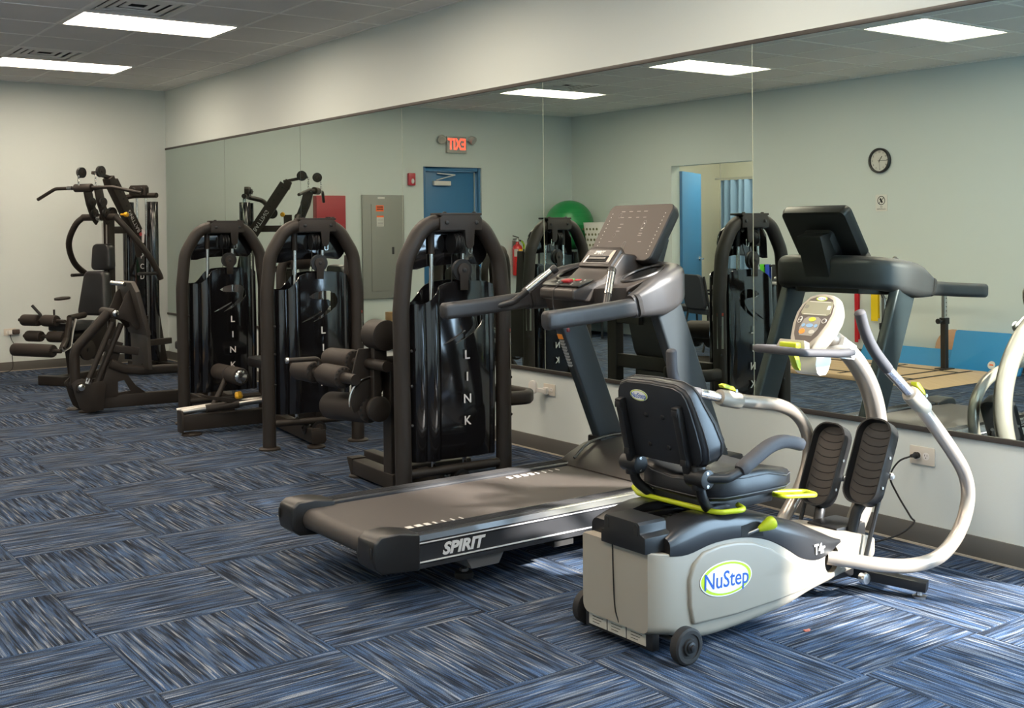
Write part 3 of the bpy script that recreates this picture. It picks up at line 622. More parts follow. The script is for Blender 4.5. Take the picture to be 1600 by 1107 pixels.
arm([(3.445, YC-.150, .178), (3.50, YC-.195, .168), (3.59, YC-.255, .150), (3.72, YC-.305, .132), (3.87, YC-.325, .138), (3.985, YC-.325, .185), (4.055, YC-.325, .26), (4.085, YC-.325, .35), (4.06, YC-.325, .44), (3.98, YC-.325, .535), (3.86, YC-.322, .655), (3.73, YC-.320, .775)],
    [(3.585, YC-.320, .885), (3.505, YC-.320, .960), (3.455, YC-.320, 1.03), (3.425, YC-.320, 1.10)], 0, -1, 'near')
arm([(3.50, YC+.14, .17), (3.56, YC+.185, .19), (3.655, YC+.23, .225), (3.76, YC+.235, .335), (3.812, YC+.235, .45), (3.80, YC+.235, .555), (3.735, YC+.235, .635), (3.62, YC+.235, .685), (3.45, YC+.235, .715), (3.30, YC+.235, .745)],
    [(3.17, YC+.235, .775), (3.08, YC+.235, .80), (3.035, YC+.235, .855), (3.028, YC+.235, .945)], 0, 1, 'far')
# ================================================================== TREADMILL
M_tmblk = mat('treadmill_black', (0.012, 0.0115, 0.0115), 0.38, bump=0.1, bscale=500)
M_tmgrey = mat('treadmill_grey', (0.027, 0.026, 0.027), 0.45, bump=0.12, bscale=400)
M_upr = mat('upright_blue_black', (0.020, 0.026, 0.030), 0.40, bump=0.1, bscale=500)
M_rail = mat('side_rail_satin', (0.028, 0.029, 0.032), 0.22, coat=0.3)
M_belt = mat('belt', (0.048, 0.040, 0.035), 0.55, bump=0.2, bscale=700)
M_disp = mat('display_glass', (0.050, 0.039, 0.032), 0.55, spec=0.5)
M_brown = mat('console_brown', (0.030, 0.0245, 0.021), 0.42)
YN, YFar = 3.70, 4.52; YM = (YN+YFar)/2
tm = thing('treadmill', 'black treadmill with tilted display beside the mirror', 'treadmill', (3.05, YM, 0))
# side rails
for y0, s in ((YN, 1), (YFar, -1)):
    prof = [(0, .135), (0, .150), (.004, .152), (.004, .222), (.000, .225), (.000, .240), (.012, .258), (.030, .264), (.105, .264), (.112, .258), (.112, .20), (.10, .135)]
    bm = NB(); prism(bm, prof, (2.22, y0, 0), (0, s, 0), (0, 0, 1), (1.36, 0, 0)); rl = obj('side_rail', bm, M_rail, tm, smooth=30)
    for z in (.2315, .1585):
        bm = NB(); box(bm, 2.24, 3.58, min(y0-s*.0015, y0+s*.004), max(y0-s*.0015, y0+s*.004), z-.0022, z+.0022); obj('bright_strip', bm, M_print, rl, smooth=0)
    for k in range(4):
        yy = y0+s*(.045+k*.015); bm = NB(); box(bm, 2.24, 3.58, yy-.002, yy+.002, .263, .2665); obj('grip_ridge', bm, M_rub, rl, smooth=0)
    if s > 0: text('brand_lettering', 'SPIRIT', .062, M_print, rl, (2.435, YN-.0005, .192), (1, 0, 0), (0, 0, 1), .002, shear=.25, bold=.0026, sx=1.12)
    # rear end caps
    cap = [(2.040, .195), (2.048, .165), (2.080, .140), (2.245, .128), (2.245, .268), (2.150, .285), (2.075, .283), (2.045, .262)]
    bm = NB(); prism(bm, cap, (0, y0-s*.004, 0), (1, 0, 0), (0, 0, 1), (0, s*.135, 0)); ec = obj('end_cap', bm, M_tmblk, tm, bevel=.014, seg=3)
    bm = NB(); prism(bm, arc2(2.0395+.0, .225, .004, 0, 360, 8, .022)[:-1], (0, y0+s*.01, 0), (1, 0, 0), (0, 0, 1), (0, s*.008, 0)); obj('end_cap_slot', bm, M_dark, ec, smooth=0)
    # adjustable rear feet
    bm = NB(); prism(bm, [(2.46, .137), (2.49, .085), (2.62, .085), (2.65, .137)], (0, y0+s*.02, 0), (1, 0, 0), (0, 0, 1), (0, s*.16, 0)); ft = obj('foot_bracket', bm, mat('bracket_grey', (.13, .125, .12), .5), tm, bevel=.004)
    bm = NB(); lathe(bm, (2.565, y0+s*.19, 0), (0, 0, 1), [(0, .038), (.010, .040), (.022, .036), (.026, .012), (.090, .011), (.090, 0)], 20); obj('levelling_foot', bm, M_rub, ft)
    bm = NB(); lathe(bm, (2.565, y0+s*.19, .026), (0, 0, 1), [(0, .019), (.010, .019), (.010, 0)], 6); obj('nut', bm, M_steel, ft)
# deck, belt, roller
bm = NB(); box(bm, 2.30, 3.95, YN+.10, YFar-.10, .15, .235); box(bm, 2.9, 3.0, YN+.02, YFar-.02, .10, .15); box(bm, 3.35, 3.5, YN+.10, YFar-.10, .05, .15); obj('deck', bm, M_dark, tm, smooth=0)
bm = NB(); cyl(bm, (2.135, YN+.112, .205), (2.135, YFar-.112, .205), .040, seg=20); obj('rear_roller', bm, M_rub, tm)
bm = NB(); bp = [(3.70, .249), (2.14, .249)]+[(2.135+.0445*math.cos(math.radians(a)), .205+.0445*math.sin(math.radians(a))) for a in range(100, 261, 16)]+[(2.14, .159), (3.0, .159)]
sec = [[bm.verts.new((x, y, z)) for x, z in bp] for y in (YN+.118, YFar-.118)]
for i in range(len(bp)-1): bm.faces.new((sec[0][i], sec[0][i+1], sec[1][i+1], sec[1][i]))
bmesh.ops.solidify(bm, geom=bm.faces, thickness=.003); belt = obj('running_belt', bm, M_belt, tm, smooth=40)
def belt_mark(x, y, d):
    for k, wd in enumerate((.022, .026, .027, .022, .009, .008, .007, .006)):
        xx = x+k*.042; bm = NB(); box(bm, xx, xx+wd, y-.016, y+.016, .2495, .2515); obj('belt_mark', bm, M_white, belt, smooth=0)
belt_mark(2.24, YN+.165, 1); belt_mark(3.12, YFar-.165, 1)
bm = NB(); box(bm, 2.86, 3.02, YN+.125, YFar-.125, .2493, .2503); bm.free()
# motor hood
hz = smooth_tab([(3.52, .252), (3.58, .288), (3.68, .330), (3.80, .345), (3.98, .345), (4.10, .315), (4.17, .25), (4.19, .18)])
bm = NB(); secs = []
for i in range(25):
    x = 3.52+.67*i/24; w_ = .405-(.0 if x < 3.9 else .05*((x-3.9)/.29)**2); z1 = interp(hz, x); r_ = min(.05, (z1-.12)*.4); s_ = []
    for cx, cz, a0 in ((w_-r_, z1-r_, 0), (-w_+r_, z1-r_, 90)):
        for k in range(6): a = math.radians(a0+90*k/5); s_.append(V((x, YM-(cx+r_*math.cos(a)), cz+r_*math.sin(a)+.012*(1-((cx+r_*math.cos(a))/w_)**2))))
    s_ += [V((x, YM+w_, .11)), V((x, YM-w_, .11))]; secs.append(s_)
loft(bm, secs); hood = obj('motor_hood', bm, M_brown, tm, smooth=50)
for s in (-1, 1):
    bm = NB(); tube(bm, spline([(3.55, YM+s*.28, .285), (3.66, YM+s*.30, .343), (3.80, YM+s*.31, .362), (4.0, YM+s*.31, .362)], 5), .007, seg=6); obj('hood_seam', bm, M_tmblk, hood)
# uprights
for yc, s in ((3.735, 1), (4.47, -1)):
    foot = V((3.862, yc, .30)); top = V((3.522, yc, 1.12)); d = (top-foot).normalized(); sd = V((0, 1, 0)); f_ = d.cross(sd).normalized()
    bm = NB(); sweep(bm, [foot-d*.06, top], rrect(.062, .155, .014, 3), up=f_); u_ = obj('upright', bm, M_upr, tm, smooth=40)
    bm = NB(); box(bm, foot.x-.115, foot.x+.125, yc-.055, yc+.055, .28, .362); obj('upright_boot', bm, M_tmblk, u_, bevel=.012)
    bk = -f_ if f_.x > 0 else f_
    if s < 0:
        p0 = foot+d*.56+bk*.0785
        bm = NB(); prism(bm, [(-.022, -.02), (.026, -.02), (.0, .022)], p0+d*.165, (0, -1, 0), d, bk*.001); obj('warning_triangle', bm, mat('red_print', (.45, .02, .03), .4), u_, smooth=0)
        bm = NB(); prism(bm, [(-.024, .085), (.016, .085), (.016, .112), (-.024, .112)], p0, (0, -1, 0), d, bk*.001); obj('warning_header', bm, mat('orange_print', (.75, .25, .03), .4), u_, smooth=0)
        for k in range(9):
            bm = NB(); prism(bm, [(-.018, 0), (.004+random.random()*.02, 0), (.02, .0125), (-.022, .0125)], p0+d*(.066-k*.017), (0, -1, 0), d, bk*.0008); obj('warning_line', bm, mat('label_grey', (.32, .33, .33), .5), u_, smooth=0)
# handrails
for pts, s in (([(2.852, 3.695, 1.040), (3.09, 3.700, 1.054), (3.335, 3.710, 1.072)], 1), ([(2.872, 4.498, 1.036), (3.10, 4.496, 1.050), (3.345, 4.494, 1.070)], -1)):
    q = spline(pts, 4); sc_ = [1.0]*len(q); P0 = q[0]; dd = (q[1]-q[0]).normalized(); q = [P0-dd*.012, P0-dd*.009, P0-dd*.003]+q; sc_ = [.62, .82, .95]+sc_
    bm = NB(); sweep(bm, q, rrect(.060, .078, .022, 4), up=(0, 0, 1), scale=sc_); obj('handrail', bm, M_tmgrey, tm, smooth=50)
# console horseshoe shell
U = spline([(3.325, 3.710, 1.074), (3.44, 3.708, 1.104), (3.55, 3.722, 1.136), (3.66, 3.80, 1.158), (3.715, 3.93, 1.165), (3.73, YM, 1.165), (3.715, 4.29, 1.165), (3.66, 4.42, 1.158), (3.56, 4.485, 1.135), (3.45, 4.498, 1.102), (3.335, 4.492, 1.072)], 5)
n_ = len(U); sc_ = []
for i in range(n_):
    t_ = abs(i/(n_-1)-.5)*2; sc_.append(1.0 if t_ < .75 else 1.0-.45*((t_-.75)/.25))
bm = NB(); sweep(bm, U, rrect(.105, .180, .045, 5), up=(0, 0, 1), scale=sc_); shell = obj('console_shell', bm, M_tmgrey, tm, smooth=50)
for i_ in (1, n_-2):
    d_ = (U[i_+1]-U[i_-1]).normalized(); bm = NB(); sweep(bm, [U[i_]-d_*.010, U[i_]+d_*.010], rrect(.082, .104, .028, 4), up=(0, 0, 1)); obj('rail_joint', bm, M_rub, shell, smooth=50)
# tray with cup holders
tray = [(3.38, 3.80), (3.50, 3.775), (3.62, 3.80), (3.69, 3.88), (3.71, YM), (3.69, 4.34), (3.62, 4.42), (3.50, 4.445), (3.38, 4.42), (3.36, 4.30), (3.34, 4.22), (3.34, 4.0), (3.36, 3.92)]
bm = NB(); a_ = [bm.verts.new((x, y, 1.140+.115*(x-3.34)/.37)) for x, y in tray]; b_ = [bm.verts.new((x+.01, YM+(y-YM)*.9, 1.03+.05*(x-3.34))) for x, y in tray]; bm.faces.new(a_); bm.faces.new(list(reversed(b_)))
for i in range(len(tray)): j = (i+1) % len(tray); bm.faces.new((a_[j], a_[i], b_[i], b_[j]))
trayo = obj('tray', bm, M_brown, tm, bevel=.01)
def tz(x): return 1.140+.115*(x-3.34)/.37
for s in (-1, 1):
    cb = NB(); prism(cb, [(a, b*1.0) for a, b in arc2(3.545, YM+s*.235, .112, 0, 360, 24, .078)[:-1]], (0, 0, 1.10), (1, 0, 0), (0, 1, 0), (0, 0, .2)); cut(trayo, cb)
    bm = NB(); rim = [V((3.545+.108*math.cos(t), YM+s*.235+.075*math.sin(t), tz(3.545+.108*math.cos(t))+.003)) for t in [2*math.pi*k/28 for k in range(28)]]; sweep(bm, rim, circ(.008, 8), closed=True, up=(0, 0, 1)); obj('cup_rim', bm, M_tmblk, trayo)
    bm = NB(); box(bm, 3.47, 3.62, YM+s*.235-.004, YM+s*.235+.004, 1.11, 1.165); obj('cup_divider', bm, M_tmblk, trayo)
# centre column and key pad
bm = NB(); prism(bm, [(3.225, 1.095), (3.36, 1.075), (3.47, 1.085), (3.70, 1.13), (3.70, 1.235), (3.60, 1.290), (3.525, 1.300), (3.455, 1.225), (3.40, 1.185), (3.26, 1.150), (3.225, 1.140)], (0, YM-.125, 0), (1, 0, 0), (0, 0, 1), (0, .25, 0)); cc = obj('centre_console', bm, M_brown, tm, bevel=.014, seg=3)
kx = V((.14, 0, .035)).normalized(); kn = V((-.035, 0, .14)).normalized()
bm = NB(); prism(bm, [(-.135, -.005), (.135, -.005), (.115, .105), (-.115, .105)], V((3.255, YM, 1.152)), (0, -1, 0), kx, kn*.006); kp = obj('key_pad', bm, M_tmblk, cc, bevel=.004)
for (a, b), c, w_, h_, nm in (((-.02, .082), (.05, .45, .06), .016, .010, 'start_key'), ((.030, .080), (.45, .03, .03), .016, .010, 'stop_key'), ((-.005, .046), (.30, .012, .015), .026, .016, 'safety_key')):
    bm = NB(); prism(bm, [(a-w_, b-h_), (a+w_, b-h_), (a+w_, b+h_), (a-w_, b+h_)], V((3.255, YM, 1.152))+kn*.006, (0, -1, 0), kx, kn*(.012 if nm == 'safety_key' else .003)); obj(nm, bm, mat(nm, c, .4), kp, bevel=.003)
for a, b in ((-.07, .085), (-.085, .06), (-.06, .03), (.075, .085), (.08, .055), (.05, .03), (.06, .012)):
    bm = NB(); prism(bm, arc2(a, b, .005, 0, 360, 8)[:-1], V((3.255, YM, 1.152))+kn*.006, (0, -1, 0), kx, kn*.0008); obj('key_print', bm, M_print, kp, smooth=0)
bm = NB(); tube(bm, spline([(3.298, YM+.02, 1.172), (3.27, YM+.018, 1.165), (3.225, YM+.015, 1.13), (3.22, YM+.01, 1.05), (3.235, YM-.02, 1.0), (3.245, YM-.01, 1.05), (3.25, YM-.05, 1.0), (3.25, YM-.06, .95)], 5), .0028, seg=6); cord = obj('safety_cord', bm, M_rub, cc)
bm = NB(); box(bm, 3.24, 3.256, YM-.068, YM-.052, .945, .965); obj('cord_clip', bm, mat('dark_red_clip', (.10, .008, .01), .4), cc, bevel=.008)
# brand block under the display
bn_ = V((-.75, 0, .66)).normalized(); bu_ = V((.66, 0, .75)).normalized(); bo_ = V((3.492, YM+.0, 1.262))
def bb(nm, poly, d0, m, th, par=cc, bev=0): 
    b2 = NB(); prism(b2, poly, bo_+bn_*d0, (0, -1, 0), bu_, bn_*th); return obj(nm, b2, m, par, bevel=bev, smooth=0 if not bev else 35)
bb('brand_block', [(-.115, -.045), (.115, -.045), (.115, .060), (.10, .075), (-.10, .075), (-.115, .060)], -.02, M_brown, .035, bev=.008)
bb('brand_plate', [(-.095, -.030), (.095, -.030), (.095, .052), (-.095, .052)], .0155, M_tmblk, .002)
bb('brand_plate_light', [(.055, -.02), (.092, -.02), (.092, .050), (.075, .050)], .0178, mat('plate_tan', (.42, .36, .30), .4), .0006)
bb('brand_plate_edge', [(-.092, -.026), (-.08, -.026), (-.07, .016), (-.082, .016)], .0178, M_print, .0006)
bb('fan_slot', [(-.070, -.020), (.070, -.020), (.070, .014), (-.070, .014)], .0178, M_dark, .003)
bb('fan_slat', [(-.060, -.008), (.060, -.008), (.060, .004), (-.060, .004)], .0205, M_tmblk, .003)
text('brand_lettering', 'SPIRIT', .026, M_print, cc, bo_+bu_*.034+bn_*.0185+V((0, .015, 0)), (0, -1, 0), bu_, .0008, shear=.25, bold=.001)
# display
dc = [V((3.600, 4.345, 1.262)), V((3.600, 3.895, 1.262)), V((3.775, 3.895, 1.528)), V((3.775, 4.345, 1.528))]
du = (dc[3]-dc[0]).normalized(); dn = du.cross(V((0, -1, 0))).normalized(); dn = dn if dn.x < 0 else -dn; do_ = (dc[0]+dc[2])/2; DW, DH = .45, (dc[3]-dc[0]).length
bm = NB(); rr = rrect(DW, DH, .035, 5)
def dsec(k, d): return [do_+V((0, -1, 0))*a*k+du*b*k+dn*d for a, b in rr]
loft(bm, [dsec(.90, -.062), dsec(.95, -.058), dsec(1.0, -.030), dsec(1.0, -.004), dsec(.985, 0)]); ds = obj('display', bm, M_tmblk, tm, smooth=40)
bm = NB(); prism(bm, rrect(DW*.978, DH*.972, .032, 5), do_, (0, -1, 0), du, dn*.0012); obj('display_face', bm, M_disp, ds, smooth=0)
def dmark(a, b, w_, h_, m=M_print): 
    bm = NB(); prism(bm, [(a-w_, b-h_), (a+w_, b-h_), (a+w_, b+h_), (a-w_, b+h_)], do_+dn*.0012, (0, -1, 0), du, dn*.0004); obj('display_print', bm, m, ds, smooth=0)
for k in range(12):
    for sx_ in (-1, 1): bm = NB(); prism(bm, arc2(sx_*.187, .105-k*.0205, .0022, 0, 360, 8)[:-1], do_+dn*.0012, (0, -1, 0), du, dn*.0004); obj('display_dot', bm, M_white, ds, smooth=0)
M_faint = mat('faint_print', (.28, .25, .23), .5)
for a in (-.115, -.06, -.005, .045): dmark(a, .118, .013, .0018, M_faint); dmark(a+.012, .083, .011, .0016, M_faint)
for a, b in ((-.085, .045), (-.09, .025), (-.09, .005), (-.11, -.055), (.10, -.055), (.08, -.02), (.08, -.008)): dmark(a, b, .012, .0016, M_faint)
for a, b, r, h in ((.075, .035, .009, .030), (.0, -.085, .010, .030), (-.125, .095, .008, .014), (-.10, -.02, .007, .010)):
    bm = NB(); q = [do_+V((0, -1, 0))*x+du*y+dn*.0016 for x, y in [(a+u_*1.0, b+v_) for u_, v_ in rrect(r*2, h*2, r*.95, 4)]]; sweep(bm, q, circ(.0007, 5), closed=True, up=dn); obj('display_outline', bm, M_faint, ds)
dmark(.075, .048, .003, .003, M_white); dmark(.075, .020, .003, .003, M_white); dmark(0, -.10, .003, .003, M_white)
# back of the display, seen in the mirror
bm = NB(); loft(bm, [[do_+V((0, -1, 0))*a*k_+du*(b*k_-.045)+dn*d for a, b in rrect(.20, .17, .03, 4)] for k_, d in ((1.0, -.055), (.95, -.105), (.82, -.118))]); mb = obj('display_mount', bm, M_tmblk, ds, smooth=40)
for k in range(16):
    bm = NB(); a = -.15+k*.0145; prism(bm, [(a, .108), (a+.006, .108), (a+.006, .130), (a, .130)], do_-dn*.0575, (0, 1, 0), du, -dn*.004); obj('vent_slot', bm, M_dark, ds, smooth=0)
bm = NB(); prism(bm, [(3.60, 1.10), (3.78, 1.13), (3.86, 1.36), (3.78, 1.38), (3.66, 1.28)], (0, YM-.085, 0), (1, 0, 0), (0, 0, 1), (0, .17, 0)); obj('display_neck', bm, M_tmblk, tm, bevel=.012)
# pulse grips
for s in (-1, 1):
    b0 = V((3.235, YM+s*.335, 1.068)); b1 = V((3.385, YM+s*.205, 1.225)); d = (b1-b0).normalized()
    bm = NB(); tube(bm, [V((3.15, YM+s*.375, 1.045)), b0, b1], .0165, rad=.04); g_ = obj('pulse_grip', bm, M_tmblk, tm)
    bm = NB(); cyl(bm, b0+d*.085, b1-d*.02, .0185); obj('contact_sleeve', bm, M_chrome, g_)
    bm = NB(); lathe(bm, b1-d*.022, d, [(0, .020), (.022, .021), (.030, .018), (.032, .0)], 16); obj('grip_cap', bm, M_tmblk, g_)
bm = NB(); cyl(bm, (3.40, 3.80, 1.115), (3.56, 3.90, 1.165), .016); obj('side_grip', bm, M_chrome, tm)
# ================================================================== PIN-LOADED LINK MACHINES
def frame_map(ox, oy, ang):
    c, s = math.cos(math.radians(ang)), math.sin(math.radians(ang))
    return lambda u, v, z: V((ox+u*c-v*s, oy+u*s+v*c, z))
M_sh2 = mat('smoked_guard', (0.012, 0.012, 0.013), 0.22)
def roller(par, p0, p1, r=.065, cap=True, m=None, name='foam_roller'):
    p0, p1 = V(p0), V(p1); L_ = (p1-p0).length
    bm = NB(); lathe(bm, p0, p1-p0, [(0, r*.55), (0.001, r*.80), (.008, r*.95), (.02, r), (L_-.02, r), (L_-.008, r*.95), (L_-.001, r*.80), (L_, r*.55)], 22); o = obj(name, bm, m or M_foam, par)
    d = (p1-p0).normalized(); _, s_, u_ = frame_of(d)
    for k in range(14):
        t_ = 2*math.pi*k/14; c_ = p0+(s_*math.cos(t_)+u_*math.sin(t_))*r*.80
        bm = NB(); cyl(bm, c_-d*.001, c_+d*.004, r*.10, seg=6); obj('cap_notch', bm, M_dark, o)
    return o
def disc_foot(par, p, r=.07):
    bm = NB(); lathe(bm, (p[0], p[1], 0), (0, 0, 1), [(0, r), (.010, r), (.016, r*.86), (.018, r*.5), (.018, 0)], 22); return obj('floor_pad', bm, M_frame, par)
def pulley(par, c, ax, r=.05, t=.022, bracket=True, nm='pulley'):
    ax = V(ax).normalized(); c = V(c)
    bm = NB(); lathe(bm, c-ax*t/2, ax, [(0, r*.35), (0, r), (t*.2, r), (t*.45, r*.86), (t*.55, r*.86), (t*.8, r), (t, r), (t, r*.35)], 24); o = obj(nm, bm, M_black, par)
    bm = NB(); lathe(bm, c+ax*(t/2-.001), ax, [(0, r*.62), (.004, r*.60), (.005, r*.2), (.012, r*.18), (.012, 0)], 20); obj('pulley_boss', bm, M_frame, o)
    bm = NB(); lathe(bm, c-ax*(t/2-.001), -ax, [(0, r*.62), (.004, r*.60), (.005, r*.2), (.012, r*.18), (.012, 0)], 20); obj('pulley_boss', bm, M_frame, o)
    return o
def bolt(par, p, d, r=.010):
    bm = NB(); lathe(bm, p, d, [(0, r), (.005, r), (.007, r*.7), (.007, 0)], 10); obj('bolt', bm, M_black, par)

def tower(t, W, letters=True):
    dv = (W(0, 1, 0)-W(0, 0, 0)); du_ = (W(1, 0, 0)-W(0, 0, 0)); dz = V((0, 0, 1))
    arch = [(-.305, .012), (-.312, 1.00), (-.285, 1.26), (-.17, 1.452), (.17, 1.452), (.285, 1.26), (.312, 1.00), (.305, .012)]
    bm = NB(); pts = fillet([W(a, 0, b) for a, b in arch], [0, .3, .22, .16, .16, .22, .3, 0], 7); sweep(bm, pts, circ(.043, 16), up=dv); ar = obj('frame_arch', bm, M_frame, t, smooth=60)
    for u in (-.305, .305):
        p = W(u, 0, 0); disc_foot(t, p)
        for z in (.42, .62, .80):
            bolt(ar, W(u+(.034 if u < 0 else .030), -.030, z), -dv, .008)
    # top bracket
    bm = NB(); poly = [(-.105, 1.412), (-.105, 1.475), (-.09, 1.492), (.135, 1.492), (.15, 1.475), (.15, 1.412), (.105, 1.412), (.10, 1.335), (.085, 1.315), (.065, 1.315), (.05, 1.335), (.045, 1.412)]
    prism(bm, poly, W(0, -.052, 0), du_, dz, dv*.012); prism(bm, [(-.105, 1.488), (.15, 1.488), (.15, 1.502), (-.105, 1.502)], W(0, -.052, 0), du_, dz, dv*.104); bk = obj('top_bracket', bm, M_frame, t, bevel=.004)
    for u in (-.065, .115): bolt(bk, W(u, -.052, 1.452), -dv, .011); bolt(bk, W(u, -.03, 1.502), dz, .011)
    # upper guard with round lobe
    g = [(-.225, 1.21), (-.215, 1.36), (-.17, 1.42), (.14, 1.42)]+arc2(.15, 1.315, .105, 90, -60, 10)+[(.10, 1.235), (-.12, 1.225), (-.18, 1.21)]
    bm = NB(); prism(bm, g, W(0, .060, 0), du_, dz, dv*.012); obj('upper_guard', bm, M_gloss, t, bevel=.003)
    bm = NB(); prism(bm, [(-.17, 1.405), (.09, 1.405), (.09, 1.425), (-.17, 1.425)], W(0, -.02, 0), du_, dz, dv*.14); obj('top_plate', bm, M_frame, t, bevel=.003)
    for k, v in enumerate((.02, .035, .05)):
        bm = NB(); lathe(bm, W(-.012, 0, 1.345)+du_*(k*.018), du_, [(0, .02), (0, .056), (.004, .056), (.006, .048), (.008, .056), (.012, .056), (.012, .02)], 22); obj('pulley', bm, M_black, t)
    bm = NB(); cyl(bm, W(.004, .02, 1.335), W(.004, .02, 1.10), .003, seg=6); cyl(bm, W(.068, .02, 1.30), W(.055, .01, 1.22), .003, seg=6); obj('cable', bm, M_rub, t)
    bm = NB(); q = [W(.085+a, -.035, 1.315+b) for a, b in rrect(.022, .050, .010, 4)]; sweep(bm, q, circ(.0032, 6), closed=True, up=dv); obj('snap_link', bm, M_chrome, t)
    pl_ = pulley(t, W(.035, -.030, 1.205), dv, .056, .026)
    bm = NB(); prism(bm, [(.012, 1.10), (.058, 1.10)]+arc2(.035, 1.205, .036, -45, 225, 12), W(0, -.056, 0), du_, dz, dv*.007); obj('pulley_bracket', bm, M_frame, t, bevel=.002); bolt(t, W(.035, -.056, 1.205), -dv, .012)
    # guide rods, stack
    for u in (-.105, .085):
        bm = NB(); cyl(bm, W(u, .045, .16), W(u, .045, 1.41), .0125, seg=12); obj('guide_rod', bm, M_chrome, t)
        bm = NB(); cyl(bm, W(u, .045, 1.29), W(u, .045, 1.41), .018, seg=12); obj('rod_sleeve', bm, M_frame, t)
    for k in range(12):
        bm = NB(); a, b = W(-.15, .02, .24+k*.034), W(.13, .11, .24+k*.034+.031); prism(bm, [(-.15, 0), (.13, 0), (.13, .10), (-.15, .10)], W(0, .0, .24+k*.034), du_, dv, dz*.031); obj('weight_plate', bm, M_black, t, smooth=0)
    # shrouds
    def shroud(v0, sg, nm):
        cols = [(-.262, .070), (-.258, .030), (-.245, -.005), (-.228, -.022), (-.205, -.032), (-.185, -.030), (-.176, -.022), (-.168, -.032), (-.150, -.045), (-.128, -.050), (-.112, -.047), (-.102, -.036), (-.092, -.026), (-.05, -.030), (0, -.034), (.05, -.036), (.10, -.036), (.15, -.034), (.195, -.028), (.212, -.020), (.222, -.030), (.236, -.028), (.248, -.012), (.256, .02), (.258, .070)]
        def ztop(u):
            if u < -.19: return 1.035
            if u < -.06: s_ = (u+.19)/.13; s_ = s_*s_*(3-2*s_); return 1.035+.105*s_
            if u < .20: return 1.14+.008*math.sin((u+.06)/.26*math.pi)
            return 1.14-.9*(u-.20)**1.15
        nr = 14; bm = NB(); grid = []
        for u, v in cols: grid.append([bm.verts.new(W(u, v0+sg*v+(.010*math.sin(k/nr*math.pi)*-sg), .222+(ztop(u)-.222)*k/nr)) for k in range(nr+1)])
        for i in range(len(cols)-1):
            for k in range(nr): bm.faces.new((grid[i][k], grid[i+1][k], grid[i+1][k+1], grid[i][k+1]))
        bmesh.ops.recalc_face_normals(bm, faces=bm.faces); bmesh.ops.solidify(bm, geom=bm.faces, thickness=.005)
        return obj(nm, bm, M_gloss, t, smooth=40)
    fs = shroud(.010, 1, 'front_shroud')
    hole = [(-.035, .985), (.00, 1.008), (.05, 1.02), (.105, 1.02), (.140, 1.005), (.160, .97), (.162, .94), (.145, .912), (.105, .878), (.05, .845), (-.01, .818), (.035, .852), (.085, .893), (.108, .925), (.112, .948), (.095, .962), (.04, .965), (-.01, .97)]
    cb = NB(); prism(cb, hole, W(0, -.12, 0), du_, dz, dv*.12); cut(fs, cb)
    cb = NB(); prism(cb, [(-.09, .815), (-.03, .838), (.05, .885), (.05, .892), (-.03, .85)], W(0, -.12, 0), du_, dz, dv*.12); cut(fs, cb)
    rs_ = shroud(.135, -.35, 'rear_shroud')
    cb = NB(); prism(cb, rrect(.30, .25, .05, 4), W(.10, .02, .925), du_, dz, dv*.22); cut(rs_, cb)
    if letters:
        for ch, z in zip('LINK', (.760, .645, .530, .415)):
            text('shroud_letter', ch, .066, M_print, fs, W(.052, -.034, z)-dv*.0035-dv*.010*math.sin((z-.185)/.96*math.pi), du_, dz, .002, bold=.0008)
    nl_ = (du_*.75-dv*.66).normalized(); tl_ = dz.cross(nl_); pl0 = W(.305, 0, .66)+nl_*.0435
    bm = NB(); prism(bm, [(-.020, 0), (.020, 0), (.020, .20), (-.020, .20)], pl0, tl_, dz, nl_*.001); wl = obj('warning_label', bm, mat('label_pale', (.30, .31, .27), .5), t, smooth=0)
    bm = NB(); prism(bm, [(-.020, .205), (.020, .205), (.020, .222), (-.020, .222)], pl0, tl_, dz, nl_*.001); obj('label_header', bm, mat('label_red', (.55, .08, .05), .5), t, smooth=0)
    # lower frame
    bm = NB(); tube(bm, [W(-.29, 0, .165), W(.29, 0, .165)], .024); lo = obj('lower_crossbar', bm, M_frame, t)
    bm = NB(); rtube(bm, [W(-.02, -.10, .075), W(-.02, .95, .075)], .07, .09); obj('floor_tube', bm, M_frame, t, smooth=40)
    pulley(t, W(.02, -.015, .115), dv, .048, .05); pulley(t, W(-.05, .04, .115), du_, .045, .03)
    bm = NB(); prism(bm, [(-.06, .03), (.02, .03), (.035, .05), (.03, .12), (-.07, .12)], W(0, -.135, 0), du_, dz, dv*.012); obj('end_plate', bm, M_frame, t, bevel=.004)
    disc_foot(t, W(-.02, -.09, 0), .06)
    return fs

# ---- leg extension / curl machine nearest the treadmill
W = frame_map(3.275, 5.04, -2)
m3 = thing('leg_curl_machine', 'dark brown weight machine with foam leg rollers just behind the treadmill', 'weight machine', W(0, 0, 0), 'pin-loaded weight machines')
tower(m3, W)
